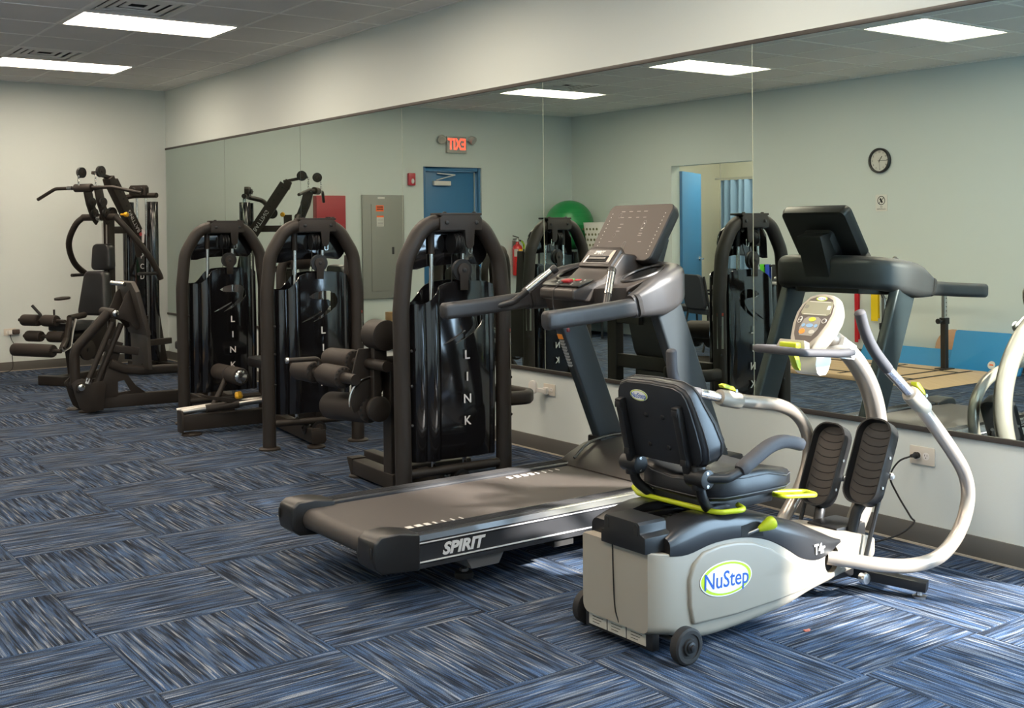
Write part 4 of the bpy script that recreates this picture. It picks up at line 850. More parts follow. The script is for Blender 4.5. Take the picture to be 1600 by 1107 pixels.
# left side post, foot and leg mechanism
bm = NB(); rtube(bm, [(3.115, 5.42, .012), (3.115, 5.42, .70)], .062, .085, up=(0, 1, 0)); obj('pivot_post', bm, M_frame, m3, smooth=40)
bm = NB(); rtube(bm, [(3.12, 5.35, .060), (3.15, 5.86, .060)], .085, .085); prism(bm, [(0, 0), (.0, .10), (.07, .10), (.02, .0)], (3.105, 5.86, .01), (0, 1, 0), (0, 0, 1), (.09, 0, 0)); obj('side_foot', bm, M_frame, m3, bevel=.004)
disc_foot(m3, (3.15, 5.86, 0), .06)
bm = NB(); rtube(bm, [(3.12, 5.40, .10), (3.58, 5.38, .10)], .07, .07); obj('floor_link', bm, M_frame, m3, smooth=40)
cx3 = 3.02
bm = NB(); cyl(bm, (cx3-.01, 5.45, .70), (3.13, 5.42, .705), .030); cyl(bm, (3.00, 5.26, .70), (3.00, 5.55, .70), .03); obj('pivot_shaft', bm, M_frame, m3)
bm = NB(); prism(bm, [(-.13, .60), (-.10, .72), (-.08, .78), (.06, .78), (.10, .70), (.09, .58), (.05, .52), (-.06, .50)], (cx3, 5.46, 0), (1, 0, 0), (0, 0, 1), (0, .014, 0)); sec_ = obj('sector_plate', bm, M_frame, m3, bevel=.003)
for k in range(6):
    a = math.radians(205+k*24); bm = NB(); cyl(bm, (cx3+.02+.105*math.cos(a), 5.4585, .645+.105*math.sin(a)), (cx3+.02+.105*math.cos(a), 5.452, .645+.105*math.sin(a)), .009, seg=10); obj('index_hole', bm, M_chrome, sec_)
bm = NB(); q = [(cx3-.02+.13*math.cos(math.radians(a)), 5.44, .50+.13*math.sin(math.radians(a))) for a in range(60, 200, 10)]; sweep(bm, q, circ(.006, 8), up=(0, 1, 0)); obj('cam_rim', bm, M_chrome, m3)
bm = NB(); prism(bm, arc2(cx3-.02, .50, .115, 60, 210, 12)+[(cx3-.02, .48)], (0, 5.445, 0), (1, 0, 0), (0, 0, 1), (0, .01, 0)); obj('cam_plate', bm, M_frame, m3, bevel=.002)
# counterweight pad above
bm = NB(); lathe(bm, (cx3+.02, 5.33, .855), (0, 1, 0), [(0, .0), (0, .075), (.004, .082), (.14, .082), (.144, .075), (.144, 0)], 26); obj('round_counterweight', bm, M_frame, m3)
bm = NB(); rtube(bm, [(cx3+.02, 5.42, .68), (cx3+.02, 5.42, .80)], .08, .04, up=(0, 1, 0)); obj('weight_stem', bm, M_frame, m3, smooth=40)
# rollers along Y
roller(m3, (2.99, 5.60, .700), (2.99, 5.90, .690), .062)
bm = NB(); cyl(bm, (2.99, 5.50, .70), (2.99, 5.95, .69), .022); obj('roller_bar', bm, M_frame, m3)
roller(m3, (2.90, 5.55, .620), (2.90, 5.80, .618), .062); roller(m3, (2.90, 5.89, .618), (2.90, 6.12, .615), .062)
bm = NB(); cyl(bm, (2.90, 5.42, .622), (2.90, 6.13, .615), .030); obj('roller_bar', bm, M_frame, m3)
bm = NB(); tube(bm, [(2.90, 5.84, .625), (2.895, 5.845, .70), (2.72, 5.87, .70)], .014, rad=.03); hn = obj('adjust_handle', bm, M_frame, m3)
bm = NB(); lathe(bm, (2.72, 5.87, .70), (-1, .12, 0), [(0, .017), (.012, .017), (.016, .01), (.016, 0)], 12); obj('handle_cap', bm, M_chrome, hn)
roller(m3, (3.0, 5.44, .455), (3.0, 5.92, .42), .078)
bm = NB(); lathe(bm, (3.0, 5.34, .465), (0, 1, -.05), [(0, 0), (0, .062), (.004, .068), (.03, .068), (.034, .062), (.05, .05), (.10, .03)], 24); obj('roller_hub', bm, M_frame, m3)
bm = NB(); rtube(bm, [(3.02, 5.42, .68), (3.01, 5.40, .42)], .05, .04, up=(0, 1, 0)); obj('swing_arm', bm, M_frame, m3, smooth=40)
# right side handle frame, seat and back on the mirror side
bm = NB(); rtube(bm, [(3.60, 5.02, .50), (3.72, 5.0, .50), (3.78, 5.06, .50), (3.78, 5.30, .50), (3.70, 5.36, .50)], .05, .075, rad=.05, r=.02); obj('side_handle', bm, M_frame, m3, smooth=40)
bm = NB(); rtube(bm, [(3.60, 5.06, .52), (3.66, 5.90, .52)], .05, .09); obj('side_beam', bm, M_frame, m3, smooth=40)
bm = NB(); rtube(bm, [(3.66, 5.93, .012), (3.66, 5.93, .95)], .07, .09, up=(0, 1, 0)); obj('seat_post', bm, M_frame, m3, smooth=40); disc_foot(m3, (3.66, 5.93, 0), .06)
bm = NB(); prism(bm, rrect(.42, .36, .06, 5), (3.42, 5.62, .40), (1, 0, 0), (0, 1, 0), (0, 0, .075)); obj('seat', bm, M_vinyl, m3, bevel=.018, seg=3)
bm = NB(); rtube(bm, [(3.42, 5.62, .41), (3.42, 5.62, .10), (3.42, 5.42, .10)], .06, .06, rad=.05); obj('seat_stem', bm, M_frame, m3, smooth=40)
bm = NB(); prism(bm, rrect(.30, .52, .08, 5), (3.62, 5.62, .80), (0, 1, 0), V((.25, 0, .97)), V((.07, 0, -.02))); obj('backrest', bm, M_vinyl, m3, bevel=.02, seg=3)
bm = NB(); rtube(bm, [(3.66, 5.90, .80), (3.70, 5.62, .80)], .05, .05); obj('back_arm', bm, M_frame, m3, smooth=40)
bm = NB(); tube(bm, [(3.30, 5.47, .44), (3.22, 5.44, .46), (3.10, 5.44, .52)], .016, rad=.04); obj('seat_handle', bm, M_frame, m3)

# ---- middle machine with slide rails
W = frame_map(3.385, 6.91, -7)
m2 = thing('abdominal_machine', 'dark brown weight machine second behind the treadmill, rollers and a yellow pin', 'weight machine', W(0, 0, 0), 'pin-loaded weight machines')
tower(m2, W)
# upper pad roller, seen through the arch
roller(m2, (3.63, 7.45, 1.215), (3.50, 7.49, 1.22), .072)
bm = NB(); tube(bm, [(3.55, 7.47, 1.215), (3.455, 7.505, 1.215), (3.435, 7.512, 1.12), (3.435, 7.512, .60)], .034, rad=.06); obj('pad_arm', bm, M_frame, m2)
bm = NB(); tube(bm, [(3.60, 7.46, 1.215), (3.68, 7.43, 1.21), (3.71, 7.42, 1.10), (3.71, 7.42, .60)], .028, rad=.05); obj('pad_arm', bm, M_frame, m2)
# side plate and right support
bm = NB(); prism(bm, [(0, .45), (.0, 1.12), (.03, 1.25), (.08, 1.25), (.10, .95), (.20, .72), (.24, .60), (.20, .45)], W(.27, .05, 0), W(0, 1, 0)-W(0, 0, 0), (0, 0, 1), (W(1, 0, 0)-W(0, 0, 0))*.03); obj('side_plate', bm, M_frame, m2, bevel=.004)
# base tube with chrome slide rails and foot roller
bm = NB(); rtube(bm, [(2.815, 7.83, .085), (3.52, 7.78, .085)], .07, .105); bs = obj('base_beam', bm, M_frame, m2, smooth=40)
bm = NB(); prism(bm, [(-.045, .0), (.045, .0), (.05, .12), (.035, .155), (-.035, .155), (-.05, .12)], (2.805, 7.83, .02), (0, 1, 0), (0, 0, 1), (.014, 0, 0)); obj('end_plate', bm, M_frame, m2, bevel=.003)
disc_foot(m2, (2.88, 7.80, 0), .07)
bm = NB(); cyl(bm, (2.82, 7.83, .162), (3.62, 7.62, .235), .021); cyl(bm, (2.82, 7.93, .162), (3.62, 7.72, .235), .016); obj('slide_rail', bm, mat('dull_steel', (.33, .325, .31), .32, metal=1.0), m2)  # rails darker and rougher than chrome, to hold down the lamp's reflection
bm = NB(); cyl(bm, (2.98, 7.79, .175), (3.20, 7.73, .197), .030); obj('slide_sleeve', bm, M_frame, m2)
bm = NB(); prism(bm, [(2.86, .30), (3.0, .245), (3.22, .19), (3.26, .205), (3.22, .225), (3.0, .27)], (0, 7.72, 0), (1, 0, 0), (0, 0, 1), (0, .02, 0)); obj('rail_cover', bm, M_frame, m2, bevel=.003)
bm = NB(); tube(bm, [(3.05, 7.84, .18), (3.11, 7.86, .27), (3.17, 7.88, .37)], .020, rad=.08); obj('roller_stem', bm, M_frame, m2)
roller(m2, (3.20, 7.68, .392), (3.20, 7.88, .392), .062); roller(m2, (3.20, 7.90, .392), (3.20, 8.12, .392), .060)
bm = NB(); lathe(bm, (3.20, 7.685, .392), (0, -1, 0), [(0, .050), (.004, .047), (.012, .030), (.016, .012), (.017, 0)], 22); obj('roller_cap', bm, M_chrome, m2)
bm = NB(); lathe(bm, (3.215, 7.78, .275), (.1, -.3, -1), [(0, .020), (.01, .026), (.035, .030), (.05, .022), (.055, 0)], 8); obj('pull_pin', bm, M_yel, m2, smooth=20)
bm = NB(); prism(bm, rrect(.34, .40, .06, 5), (3.50, 7.72, .44), (1, 0, 0), (0, 1, 0), (0, 0, .07)); obj('seat', bm, M_vinyl, m2, bevel=.018, seg=3)
bm = NB(); rtube(bm, [(3.55, 7.72, .10), (3.55, 7.72, .44)], .06, .06, up=(0, 1, 0)); obj('seat_stem', bm, M_frame, m2, smooth=40)
bm = NB(); prism(bm, rrect(.30, .55, .07, 5), (3.70, 7.72, .85), (0, 1, 0), V((.15, 0, .98)), V((.07, 0, -.01))); obj('backrest', bm, M_vinyl, m2, bevel=.02, seg=3)
bm = NB(); rtube(bm, [(3.80, 7.72, .012), (3.80, 7.72, 1.12)], .06, .08, up=(0, 1, 0)); rtube(bm, [(3.80, 7.72, .08), (3.50, 7.72, .08)], .06, .08); obj('back_post', bm, M_frame, m2, smooth=40)
bm = NB(); cyl(bm, (3.66, 7.20, .62), (3.66, 7.55, .62), .028); obj('chrome_bar', bm, M_chrome, m2)

# ---- far leg press
W = frame_map(3.315, 8.27, -5)
m1 = thing('leg_press_machine', 'dark brown weight machine third behind the treadmill, with big pivoting linkage at left', 'weight machine', W(0, 0, 0), 'pin-loaded weight machines')
tower(m1, W)
YP = 9.2
bm = NB(); rtube(bm, [(2.60, YP+.05, .085), (3.58, YP-.05, .085)], .08, .10); obj('base_beam', bm, M_frame, m1, smooth=40)
bm = NB(); rtube(bm, [(2.74, YP, .39), (2.86, YP, .335), (3.0, YP-.02, .315), (3.55, YP-.1, .315)], .06, .075, rad=.12, r=.02); obj('upper_beam', bm, M_frame, m1, smooth=40)
bm = NB(); rtube(bm, [(3.02, YP-.55, .33), (3.30, YP-.52, .33), (3.36, YP-.45, .30), (3.36, YP-.2, .30)], .04, .06, rad=.06, r=.02); bm.free()
bm = NB(); rtube(bm, [(3.58, YP-.1, .04), (3.58, YP-.1, .36)], .08, .08, up=(0, 1, 0)); rtube(bm, [(3.58, YP-.1, .10), (3.50, 8.55, .10)], .07, .08); obj('rear_link', bm, M_frame, m1, smooth=40)
# foot pivot plates
for yy in (YP-.03, YP+.17):
    bm = NB(); prism(bm, [(2.44, .25), (2.48, .285), (2.54, .285), (2.60, .25), (2.68, .26), (2.70, .22), (2.68, .03), (2.55, .02), (2.50, .06), (2.47, .14)], (0, yy, 0), (1, 0, 0), (0, 0, 1), (0, .012, 0)); pp = obj('pivot_plate', bm, M_frame, m1, bevel=.004)
cb = NB()
for yy, px_ in ((9.53, 2.56), (9.34, 2.60)): disc_foot(m1, (px_, yy, 0), .065)
bm = NB(); cyl(bm, (2.505, YP-.06, .225), (2.505, YP+.24, .225), .036, seg=18); pv = obj('lower_pivot', bm, M_frame, m1)
bm = NB(); lathe(bm, (2.505, YP-.06, .225), (0, -1, 0), [(0, .028), (.006, .026), (.012, .012), (.012, 0)], 16); obj('pivot_cap', bm, M_chrome, pv)
bm = NB(); tube(bm, [(2.50, YP+.09, .225), (2.495, YP+.09, .50), (2.745, YP+.02, .79)], .040, rad=.16); obj('main_lever', bm, M_frame, m1, smooth=60)
bm = NB(); cyl(bm, (2.775, YP-.06, .785), (2.775, YP+.28, .785), .034, seg=18); pv = obj('upper_pivot', bm, M_frame, m1)
bm = NB(); lathe(bm, (2.775, YP-.06, .785), (0, -1, 0), [(0, .028), (.006, .026), (.012, .012), (.012, 0)], 16); obj('pivot_cap', bm, M_chrome, pv)
bm = NB(); cyl(bm, (2.565, YP-.02, .26), (2.765, YP-.02, .715), .022); cyl(bm, (2.625, YP+.0, .21), (2.835, YP+.0, .70), .024); obj('link_rod', bm, M_frame, m1)
bm = NB(); cyl(bm, (2.56, YP-.02, .245), (2.575, YP-.02, .285), .024, seg=6); obj('rod_nut', bm, M_steel, m1)
# carriage plates and foot plate
cp = [(2.74, .755), (2.79, .78), (2.83, .85), (2.86, .93), (2.89, .965), (2.92, .95), (2.985, .66), (2.94, .64), (2.90, .70), (2.84, .735), (2.78, .735)]
for yy in (YP-.04, YP+.22): bm = NB(); prism(bm, cp, (0, yy, 0), (1, 0, 0), (0, 0, 1), (0, .014, 0)); obj('carriage_plate', bm, M_frame, m1, bevel=.004)
bm = NB(); prism(bm, [(-.17, 0), (.30, 0), (.30, .36), (.24, .44), (-.11, .44), (-.17, .36)], (2.985, YP, .60), (0, 1, 0), V((-.24, 0, .97)), V((.035, 0, .008))); fp = obj('foot_plate', bm, mat('textured_plate', (.040, .034, .029), .6, bump=1.0, bscale=160), m1, bevel=.006)
bm = NB(); prism(bm, [(-.15, 0), (.26, 0), (.26, .28), (-.15, .28)], (3.0, YP, .33), (0, 1, 0), V((-.05, 0, 1)), V((.03, 0, 0))); obj('lower_plate', bm, MATS['textured_plate'], m1, bevel=.004)
bm = NB(); cyl(bm, (2.86, YP-.02, 1.01), (2.80, YP+.12, 1.02), .018); obj('plate_handle', bm, M_chrome, m1)
bm = NB(); prism(bm, [(2.74, .41), (2.82, .37), (2.94, .20), (3.04, .12), (2.70, .12), (2.66, .2)], (0, YP-.01, 0), (1, 0, 0), (0, 0, 1), (0, .02, 0)); gs = obj('gusset', bm, M_frame, m1, bevel=.003)
cb = NB(); prism(cb, [(2.80, .24), (2.85, .25), (2.90, .16), (2.80, .15)], (0, YP-.1, 0), (1, 0, 0), (0, 0, 1), (0, .2, 0)); cut(gs, cb)
bm = NB(); bar(bm, (2.66, YP+.03, .14), (2.80, YP+.03, .56), .05, .11, (1, 0, 0)); obj('lever_housing', bm, M_frame, m1, bevel=.005)
bm = NB(); rtube(bm, [(2.70, YP+.02, .52), (2.96, YP-.02, .47)], .05, .06); obj('cross_tie', bm, M_frame, m1, smooth=40)
bm = NB(); tube(bm, spline([(3.02, YP+.02, .60), (3.03, YP+.01, .45), (2.99, YP, .34)], 4), .006, seg=6); obj('cable', bm, M_rub, m1)
bm = NB(); cyl(bm, (3.02, YP-.02, .62), (3.02, YP-.02, .52), .010, seg=8); obj('snap_hook', bm, M_chrome, m1)
bm = NB(); prism(bm, rrect(.40, .36, .06, 5), (3.62, YP+.30, .42), (1, 0, 0), (0, 1, 0), (0, 0, .07)); obj('seat', bm, M_vinyl, m1, bevel=.018, seg=3)
bm = NB(); rtube(bm, [(3.60, YP-.1, .10), (3.62, YP+.30, .10), (3.62, YP+.30, .42)], .06, .06, rad=.05); obj('seat_stem', bm, M_frame, m1, smooth=40)
bm = NB(); prism(bm, rrect(.32, .60, .07, 5), (3.84, YP+.30, .82), (0, 1, 0), V((.2, 0, .97)), V((.07, 0, -.01))); obj('backrest', bm, M_vinyl, m1, bevel=.02, seg=3)
bm = NB(); rtube(bm, [(3.92, YP+.30, .50), (3.66, YP+.30, .40)], .05, .05); rtube(bm, [(3.96, YP+.30, .48), (3.96, YP+.30, .85)], .05, .05, up=(0, 1, 0)); obj('back_arm', bm, M_frame, m1, smooth=40)
# ================================================================== CORNER MULTI GYM
GO = V((3.75, 11.72, 0)); GF = V((-.87, -.493, 0)).normalized(); GS = V((.493, -.87, 0)).normalized(); GZ = V((0, 0, 1))
def Gp(f, s, z): return GO+GF*f+GS*s+GZ*z
mg = thing('multi_gym', 'black corner multi gym with lat pulldown bar and padded seat', 'multi gym', Gp(.3, 0, 0))
def gb(nm, pts, w_, h_, rad=0, m=M_frame, up=None, par=mg, r=.008): 
    bm = NB(); rtube(bm, [Gp(*q) for q in pts], w_, h_, rad=rad, up=up, r=r); return obj(nm, bm, m, par, smooth=40)
def gt(nm, pts, r_, rad=0.05, m=M_frame, par=mg, seg=12, sp=False):
    bm = NB(); q = [Gp(*a) for a in pts]
    if sp: sweep(bm, spline(q, 6), circ(r_, seg))
    else: tube(bm, q, r_, rad=rad, seg=seg)
    return obj(nm, bm, m, par, smooth=60)
gb('floor_beam', [(-.30, 0, .045), (1.04, 0, .045)], .09, .08)
gb('front_foot', [(1.06, -.16, .045), (1.06, .16, .045)], .10, .085)
gb('rear_foot', [(-.30, -.34, .04), (-.30, .34, .04)], .09, .07)
bm = NB(); prism(bm, [(-.09, -.07), (.09, -.07), (.09, .07), (-.09, .07)], Gp(-.34, .02, 0), GF, GS, GZ*.012); obj('foot_plate', bm, M_frame, mg, bevel=.003)
boom = gb('boom', [(-.36, .02, .012), (-.08, .02, 1.33), (.32, .02, 1.93)], .12, .085, rad=.25, up=GS)
bd_ = (Gp(.32, 0, 1.93)-Gp(-.08, 0, 1.33)).normalized()
for sd_ in (-1, 1):
    bo3 = Gp(.035, .02+sd_*.0435, 1.505); yd_ = GS.cross(bd_)*sd_
    text('beam_lettering', 'BATTING', .062, M_print, boom, bo3+bd_*.04, bd_, yd_, .001)
    bm = NB(); lathe(bm, bo3-bd_*.12, GS*sd_, [(0, .020), (.002, .020), (.002, 0)], 14); obj('beam_badge', bm, mat('badge_red', (.45, .05, .06), .5), boom)
for k in range(7):
    f = -.02+k*.045; z = 1.425+k*.068; bm = NB(); cyl(bm, Gp(f+.085, .060, z+.13), Gp(f+.085, .064, z+.13), .009, seg=8); obj('beam_hole', bm, M_dark, boom)

bm = NB(); prism(bm, [(-.02, -.02), (.05, -.06), (.08, .02), (.02, .06)], Gp(.31, -.03, 1.93), GF, GZ, GS*.10); obj('boom_cap', bm, M_frame, mg, bevel=.004)
bm = NB(); bar(bm, Gp(.30, .02, 1.96), Gp(.56, .02, 2.01), .05, .03); obj('pulley_fork', bm, M_frame, mg, bevel=.004)
pulley(mg, Gp(.66, -.03, 2.005), GS, .052, .03); pulley(mg, Gp(.50, .06, 2.02), GS, .055, .03)
for f, s in ((.70, -.03), (.57, .06)):
    bm = NB()
    for k in range(5):
        c = Gp(f, s, 1.99-k*.024); q = [c+GF*a+GZ*b for a, b in rrect(.014, .030, .006, 3)] if k % 2 == 0 else [c+GS*a+GZ*b for a, b in rrect(.014, .030, .006, 3)]
        sweep(bm, q, circ(.003, 5), closed=True, up=GS if k % 2 == 0 else GF)
    obj('chain', bm, M_chrome, mg)
# lat bar
lb_ = gt('lat_bar', [(.70, -.56, 1.755), (.70, -.33, 1.855), (.64, -.05, 1.860), (.60, .30, 1.860), (.50, .56, 1.800)], .017, rad=.12)
gt('bar_sleeve', [(.66, -.11, 1.858), (.63, .07, 1.858)], .040, rad=0, m=M_foam, par=lb_)
gt('bar_collar', [(.615, .09, 1.859), (.607, .15, 1.860)], .020, rad=0, m=M_chrome, par=lb_); gt('bar_collar', [(.675, -.14, 1.859), (.683, -.19, 1.858)], .020, rad=0, m=M_chrome, par=lb_)
# hanging lever plates under the boom tip
for s in (-.06, .08):
    bm = NB(); prism(bm, [(.52, 1.86), (.62, 1.86), (.58, 1.70), (.52, 1.56), (.46, 1.50), (.42, 1.55), (.48, 1.70)], Gp(0, s, 0), GF, GZ, GS*.02); obj('lever_plate', bm, M_frame, mg, bevel=.003)
    pulley(mg, Gp(.53, s+.035, 1.72), GS, .045, .02); pulley(mg, Gp(.50, s+.035, 1.62), GS, .042, .02)
bm = NB(); cyl(bm, Gp(.46, -.22, 1.575), Gp(.46, .22, 1.575), .034); obj('press_pivot', bm, M_frame, mg)
bm = NB(); cyl(bm, Gp(.46, -.04, 1.575), Gp(.46, .03, 1.575), .038); obj('pivot_collar', bm, M_chrome, mg)
gt('press_arm', [(.46, -.20, 1.585), (.50, -.28, 1.50), (.47, -.40, 1.32), (.34, -.46, 1.12), (.15, -.46, .98)], .030, sp=True)
gt('press_arm', [(.47, .20, 1.585), (.42, .28, 1.48), (.34, .36, 1.34), (.24, .42, 1.18), (.15, .45, 1.02), (.12, .45, .96)], .030, sp=True)
gt('press_handle', [(.16, .45, 1.015), (.40, .42, 1.02)], .016, rad=0, m=M_rub); gt('press_handle', [(.18, -.46, 1.0), (.40, -.44, 1.0)], .016, rad=0, m=M_rub)
bm = NB(); lathe(bm, Gp(.30, .12, 1.60), GS, [(0, .010), (.05, .010), (.05, .022), (.07, .026), (.085, .020), (.086, 0)], 12); obj('pull_pin', bm, M_yel, mg)
# front column with pads
gb('front_column', [(.34, 0, .05), (.34, 0, 1.60)], .075, .085, up=GF)
gb('cross_arm', [(.34, 0, 1.45), (-.02, .02, 1.45)], .06, .07)
def gpad(nm, f, z0, z1, w0, w1, lean, th=.085):
    bm = NB(); prof = []
    out_ = [(-w0, 0), (w0, 0), (w1, 1), (-w1, 1)]
    def sec(k, d): 
        c = V((0, .5)); pts = []
        n = 5; rr = .05
        H = z1-z0
        corners = [(-w0, 0), (w0, 0), (w1, H), (-w1, H)]
        for i in range(4):
            p_ = V((*corners[i], 0)); a = (V((*corners[i-1], 0))-p_).normalized(); b = (V((*corners[(i+1) % 4], 0))-p_).normalized()
            A, B = p_+a*rr, p_+b*rr
            for q in range(n+1): t_ = q/n; pts.append((1-t_)**2*A+2*t_*(1-t_)*p_+t_*t_*B)
        ctr = V((0, H/2, 0)); return [Gp(f+d-lean*((ctr+(q-ctr)*k).y), (ctr+(q-ctr)*k).x, z0+(ctr+(q-ctr)*k).y) for q in pts]
    loft(bm, [sec(.97, 0), sec(1.0, .012), sec(1.0, th-.02), sec(.95, th-.004), sec(.88, th)]); return obj(nm, bm, M_vinyl, mg, smooth=50)
gpad('head_pad', .385, 1.055, 1.315, .125, .105, .02)
bp2 = gpad('backrest', .50, .62, 1.05, .185, .125, .10, .10)
gt('pad_stem', [(.36, 0, .80), (.52, 0, .80)], .03, rad=0)
bm = NB(); prism(bm, rrect(.40, .34, .06, 5), Gp(.80, 0, .50), GF, GS, GZ*.08); obj('seat', bm, M_vinyl, mg, bevel=.02, seg=3)
bm = NB(); prism(bm, [(.36, .30), (.60, .20), (.90, .46), (.90, .50), (.60, .50), (.40, .56)], Gp(0, -.04, 0), GF, GZ, GS*.08); obj('seat_bracket', bm, M_frame, mg, bevel=.006)
bm = NB(); prism(bm, arc2(.72, .30, .10, 0, 360, 20)[:-1], Gp(0, .06, 0), GF, GZ, GS*.02); dc_ = obj('cam_disc', bm, M_frame, mg, bevel=.003)
bm = NB(); lathe(bm, Gp(.72, .08, .30), GS, [(0, .018), (.012, .016), (.013, 0)], 12); obj('disc_bolt', bm, M_black, dc_)
gb('leg_post', [(.86, .02, .06), (.93, .02, .52)], .06, .06, up=GF)
# leg extension rollers
gt('roller_bar', [(1.08, -.42, .605), (1.08, .16, .605)], .016, rad=0); roller(mg, Gp(1.08, -.16, .605), Gp(1.08, -.37, .605), .055); roller(mg, Gp(1.08, .06, .605), Gp(1.08, -.11, .605), .055)
gt('roller_handle', [(1.08, -.135, .61), (1.085, -.14, .66), (1.13, -.20, .75)], .014, rad=.03, m=M_rub)
gt('roller_bar', [(1.08, -.36, .455), (1.04, .16, .455)], .018, rad=0); roller(mg, Gp(1.075, -.14, .455), Gp(1.08, -.32, .455), .052); roller(mg, Gp(1.05, .12, .455), Gp(1.065, -.06, .455), .052)
roller(mg, Gp(1.24, .18, .345), Gp(1.26, -.30, .345), .060); gt('roller_bar', [(1.23, .26, .345), (1.25, .10, .345)], .020, rad=0)
gt('thigh_bar', [(.70, .02, .635), (.93, .06, .62)], .030, rad=0); gt('seat_tube', [(.66, .04, .45), (1.02, .06, .455)], .036, rad=0)
gb('leg_lever', [(.98, .12, .63), (1.05, .14, .44), (1.16, .20, .36)], .035, .05, rad=.04, up=GS)
bm = NB(); q = fillet([Gp(.96, .17, .62), Gp(1.0, .17, .50), Gp(1.04, .18, .36), Gp(1.15, .20, .33), Gp(1.17, .20, .37)], .05); sweep(bm, q, rrect(.012, .030, .004, 2), up=GS); obj('lever_hook', bm, M_steel, mg)
bm = NB(); cyl(bm, Gp(.96, -.10, .70), Gp(.955, -.10, .50), .010, seg=8); obj('strap', bm, M_rub, mg); bm = NB(); cyl(bm, Gp(.955, -.10, .51), Gp(.955, -.10, .46), .020, seg=8); obj('yellow_tab', bm, M_yel, mg)
bm = NB(); lathe(bm, Gp(.70, -.26, .775), (GZ+GF*.1), [(0, .03), (.004, .075), (.022, .075), (.03, .02)], 18); obj('accessory_disc', bm, M_frame, mg)
# stack with gloss guards
for s in (-.16, .16):
    bm = NB(); cyl(bm, Gp(-.10, s, .12), Gp(-.10, s, 1.735), .058, seg=24); obj('stack_guard', bm, M_gloss, mg, bevel=.004)
bm = NB(); prism(bm, [(-.10, .12), (.10, .12), (.10, 1.20), (.05, 1.34), (-.10, 1.40)], Gp(-.065, 0, 0), GS, GZ, GF*.012); sg_ = obj('guard_panel', bm, M_gloss, mg, bevel=.003)
for ch, z in zip('PCD', (1.18, 1.075, .97)): text('guard_letter', ch, .075, M_print, sg_, Gp(-.051, .06, z), GS, GZ, .002)
bm = NB(); prism(bm, [(.03, 1.30), (.09, 1.32), (.10, 1.44), (.06, 1.46)], Gp(-.052, 0, 0), GS, GZ, GF*.003); obj('guard_mark', bm, M_print, sg_, smooth=0)
for s in (-.06, .06):
    bm = NB(); cyl(bm, Gp(-.12, s, .10), Gp(-.12, s, 1.78), .011, seg=10); obj('guide_rod', bm, M_chrome, mg)
for k in range(12):
    bm = NB(); prism(bm, [(-.09, -.05), (.09, -.05), (.09, .05), (-.09, .05)], Gp(-.12, 0, .14+k*.036), GS, GF, GZ*.033); obj('weight_plate', bm, M_black, mg, smooth=0)
gt('top_bar', [(-.10, .22, 1.80), (-.10, -.10, 1.80), (.06, -.16, 1.76), (.15, -.02, 1.66)], .026, rad=.07)
bm = NB(); prism(bm, [(-.11, 1.80), (.11, 1.80), (.11, 1.88), (.09, 1.905), (-.09, 1.905), (-.11, 1.88)], Gp(-.11, 0, 0), GS, GZ, GF*.05); tb_ = obj('top_bracket', bm, M_frame, mg, bevel=.004)
pulley(mg, Gp(-.05, -.05, 1.855), GF, .03, .02); pulley(mg, Gp(-.05, .05, 1.855), GF, .03, .02)
bm = NB()
for s, f in ((-.03, .40), (.03, .40), (.05, .43), (-.10, .25)): cyl(bm, Gp(f, s, .30), Gp(f, s, 1.52), .003, seg=5)
obj('cables', bm, mat('cable_grey', (.30, .29, .27), .4), mg)
bm = NB(); tube(bm, [Gp(.27, -.1, 1.60), Gp(.10, -.12, 1.62)], .045, seg=14); pulley(mg, Gp(.16, -.13, 1.62), GS, .06, .03); bm.free()
gb('side_bar', [(-.06, .40, .33), (.34, .36, .33)], .05, .06); gb('side_bar_post', [(.30, .36, .05), (.30, .36, .33)], .05, .05, up=GF)
gt('floor_hoop', [(-.30, .30, .06), (-.10, .62, .06), (.20, .60, .06)], .026, rad=.1)
# ================================================================== THINGS ON THE WALLS AND ROUND THE ROOM
M_blue = mat('door_blue', (0.024, 0.125, 0.27), 0.40); M_red = mat('fire_red', (0.23, 0.012, 0.018), 0.40); M_pgrey = mat('panel_grey', (0.20, 0.205, 0.19), 0.45)
M_cream = mat('cream_plastic', (0.62, 0.58, 0.50), 0.4); M_org = mat('orange_sticker', (0.80, 0.12, 0.02), 0.5)
# --- exit door in the back wall
bm = NB(); y = YB
for q in ((DX0, DX0+.05, 0, DZ), (DX1-.05, DX1, 0, DZ), (DX0+.05, DX1-.05, DZ-.05, DZ)): box(bm, q[0], q[1], y+.03, y+.13, q[2], q[3])
d1 = struct(obj('door_1', bm, M_blue, bevel=.003, label='blue steel exit door'))
bm = NB(); box(bm, DX0+.052, DX1-.052, y+.085, y+.125, .008, DZ-.052); lf = obj('door_leaf', bm, M_blue, d1, bevel=.002)
bm = NB(); box(bm, DX0+.055, DX0+.075, y+.078, y+.085, .02, DZ-.06); obj('weather_strip', bm, M_steel, d1, smooth=0)
bm = NB(); box(bm, .60, .86, y+.035, y+.085, 2.00, 2.06); cl_ = obj('door_closer', bm, M_white, lf, bevel=.006)
bm = NB(); bar(bm, (.82, y+.05, 2.07), (.55, y+.02, 2.14), .022, .012); bar(bm, (.55, y+.02, 2.14), (.80, y+.06, 2.16), .022, .012); obj('closer_arm', bm, M_steel, cl_)
bm = NB(); box(bm, .20, .28, y+.075, y+.085, .95, 1.10); cyl(bm, (.24, y+.08, 1.02), (.24, y+.035, 1.02), .012); cyl(bm, (.24, y+.04, 1.02), (.34, y+.04, 1.02), .010); obj('lever_handle', bm, M_chrome, lf)
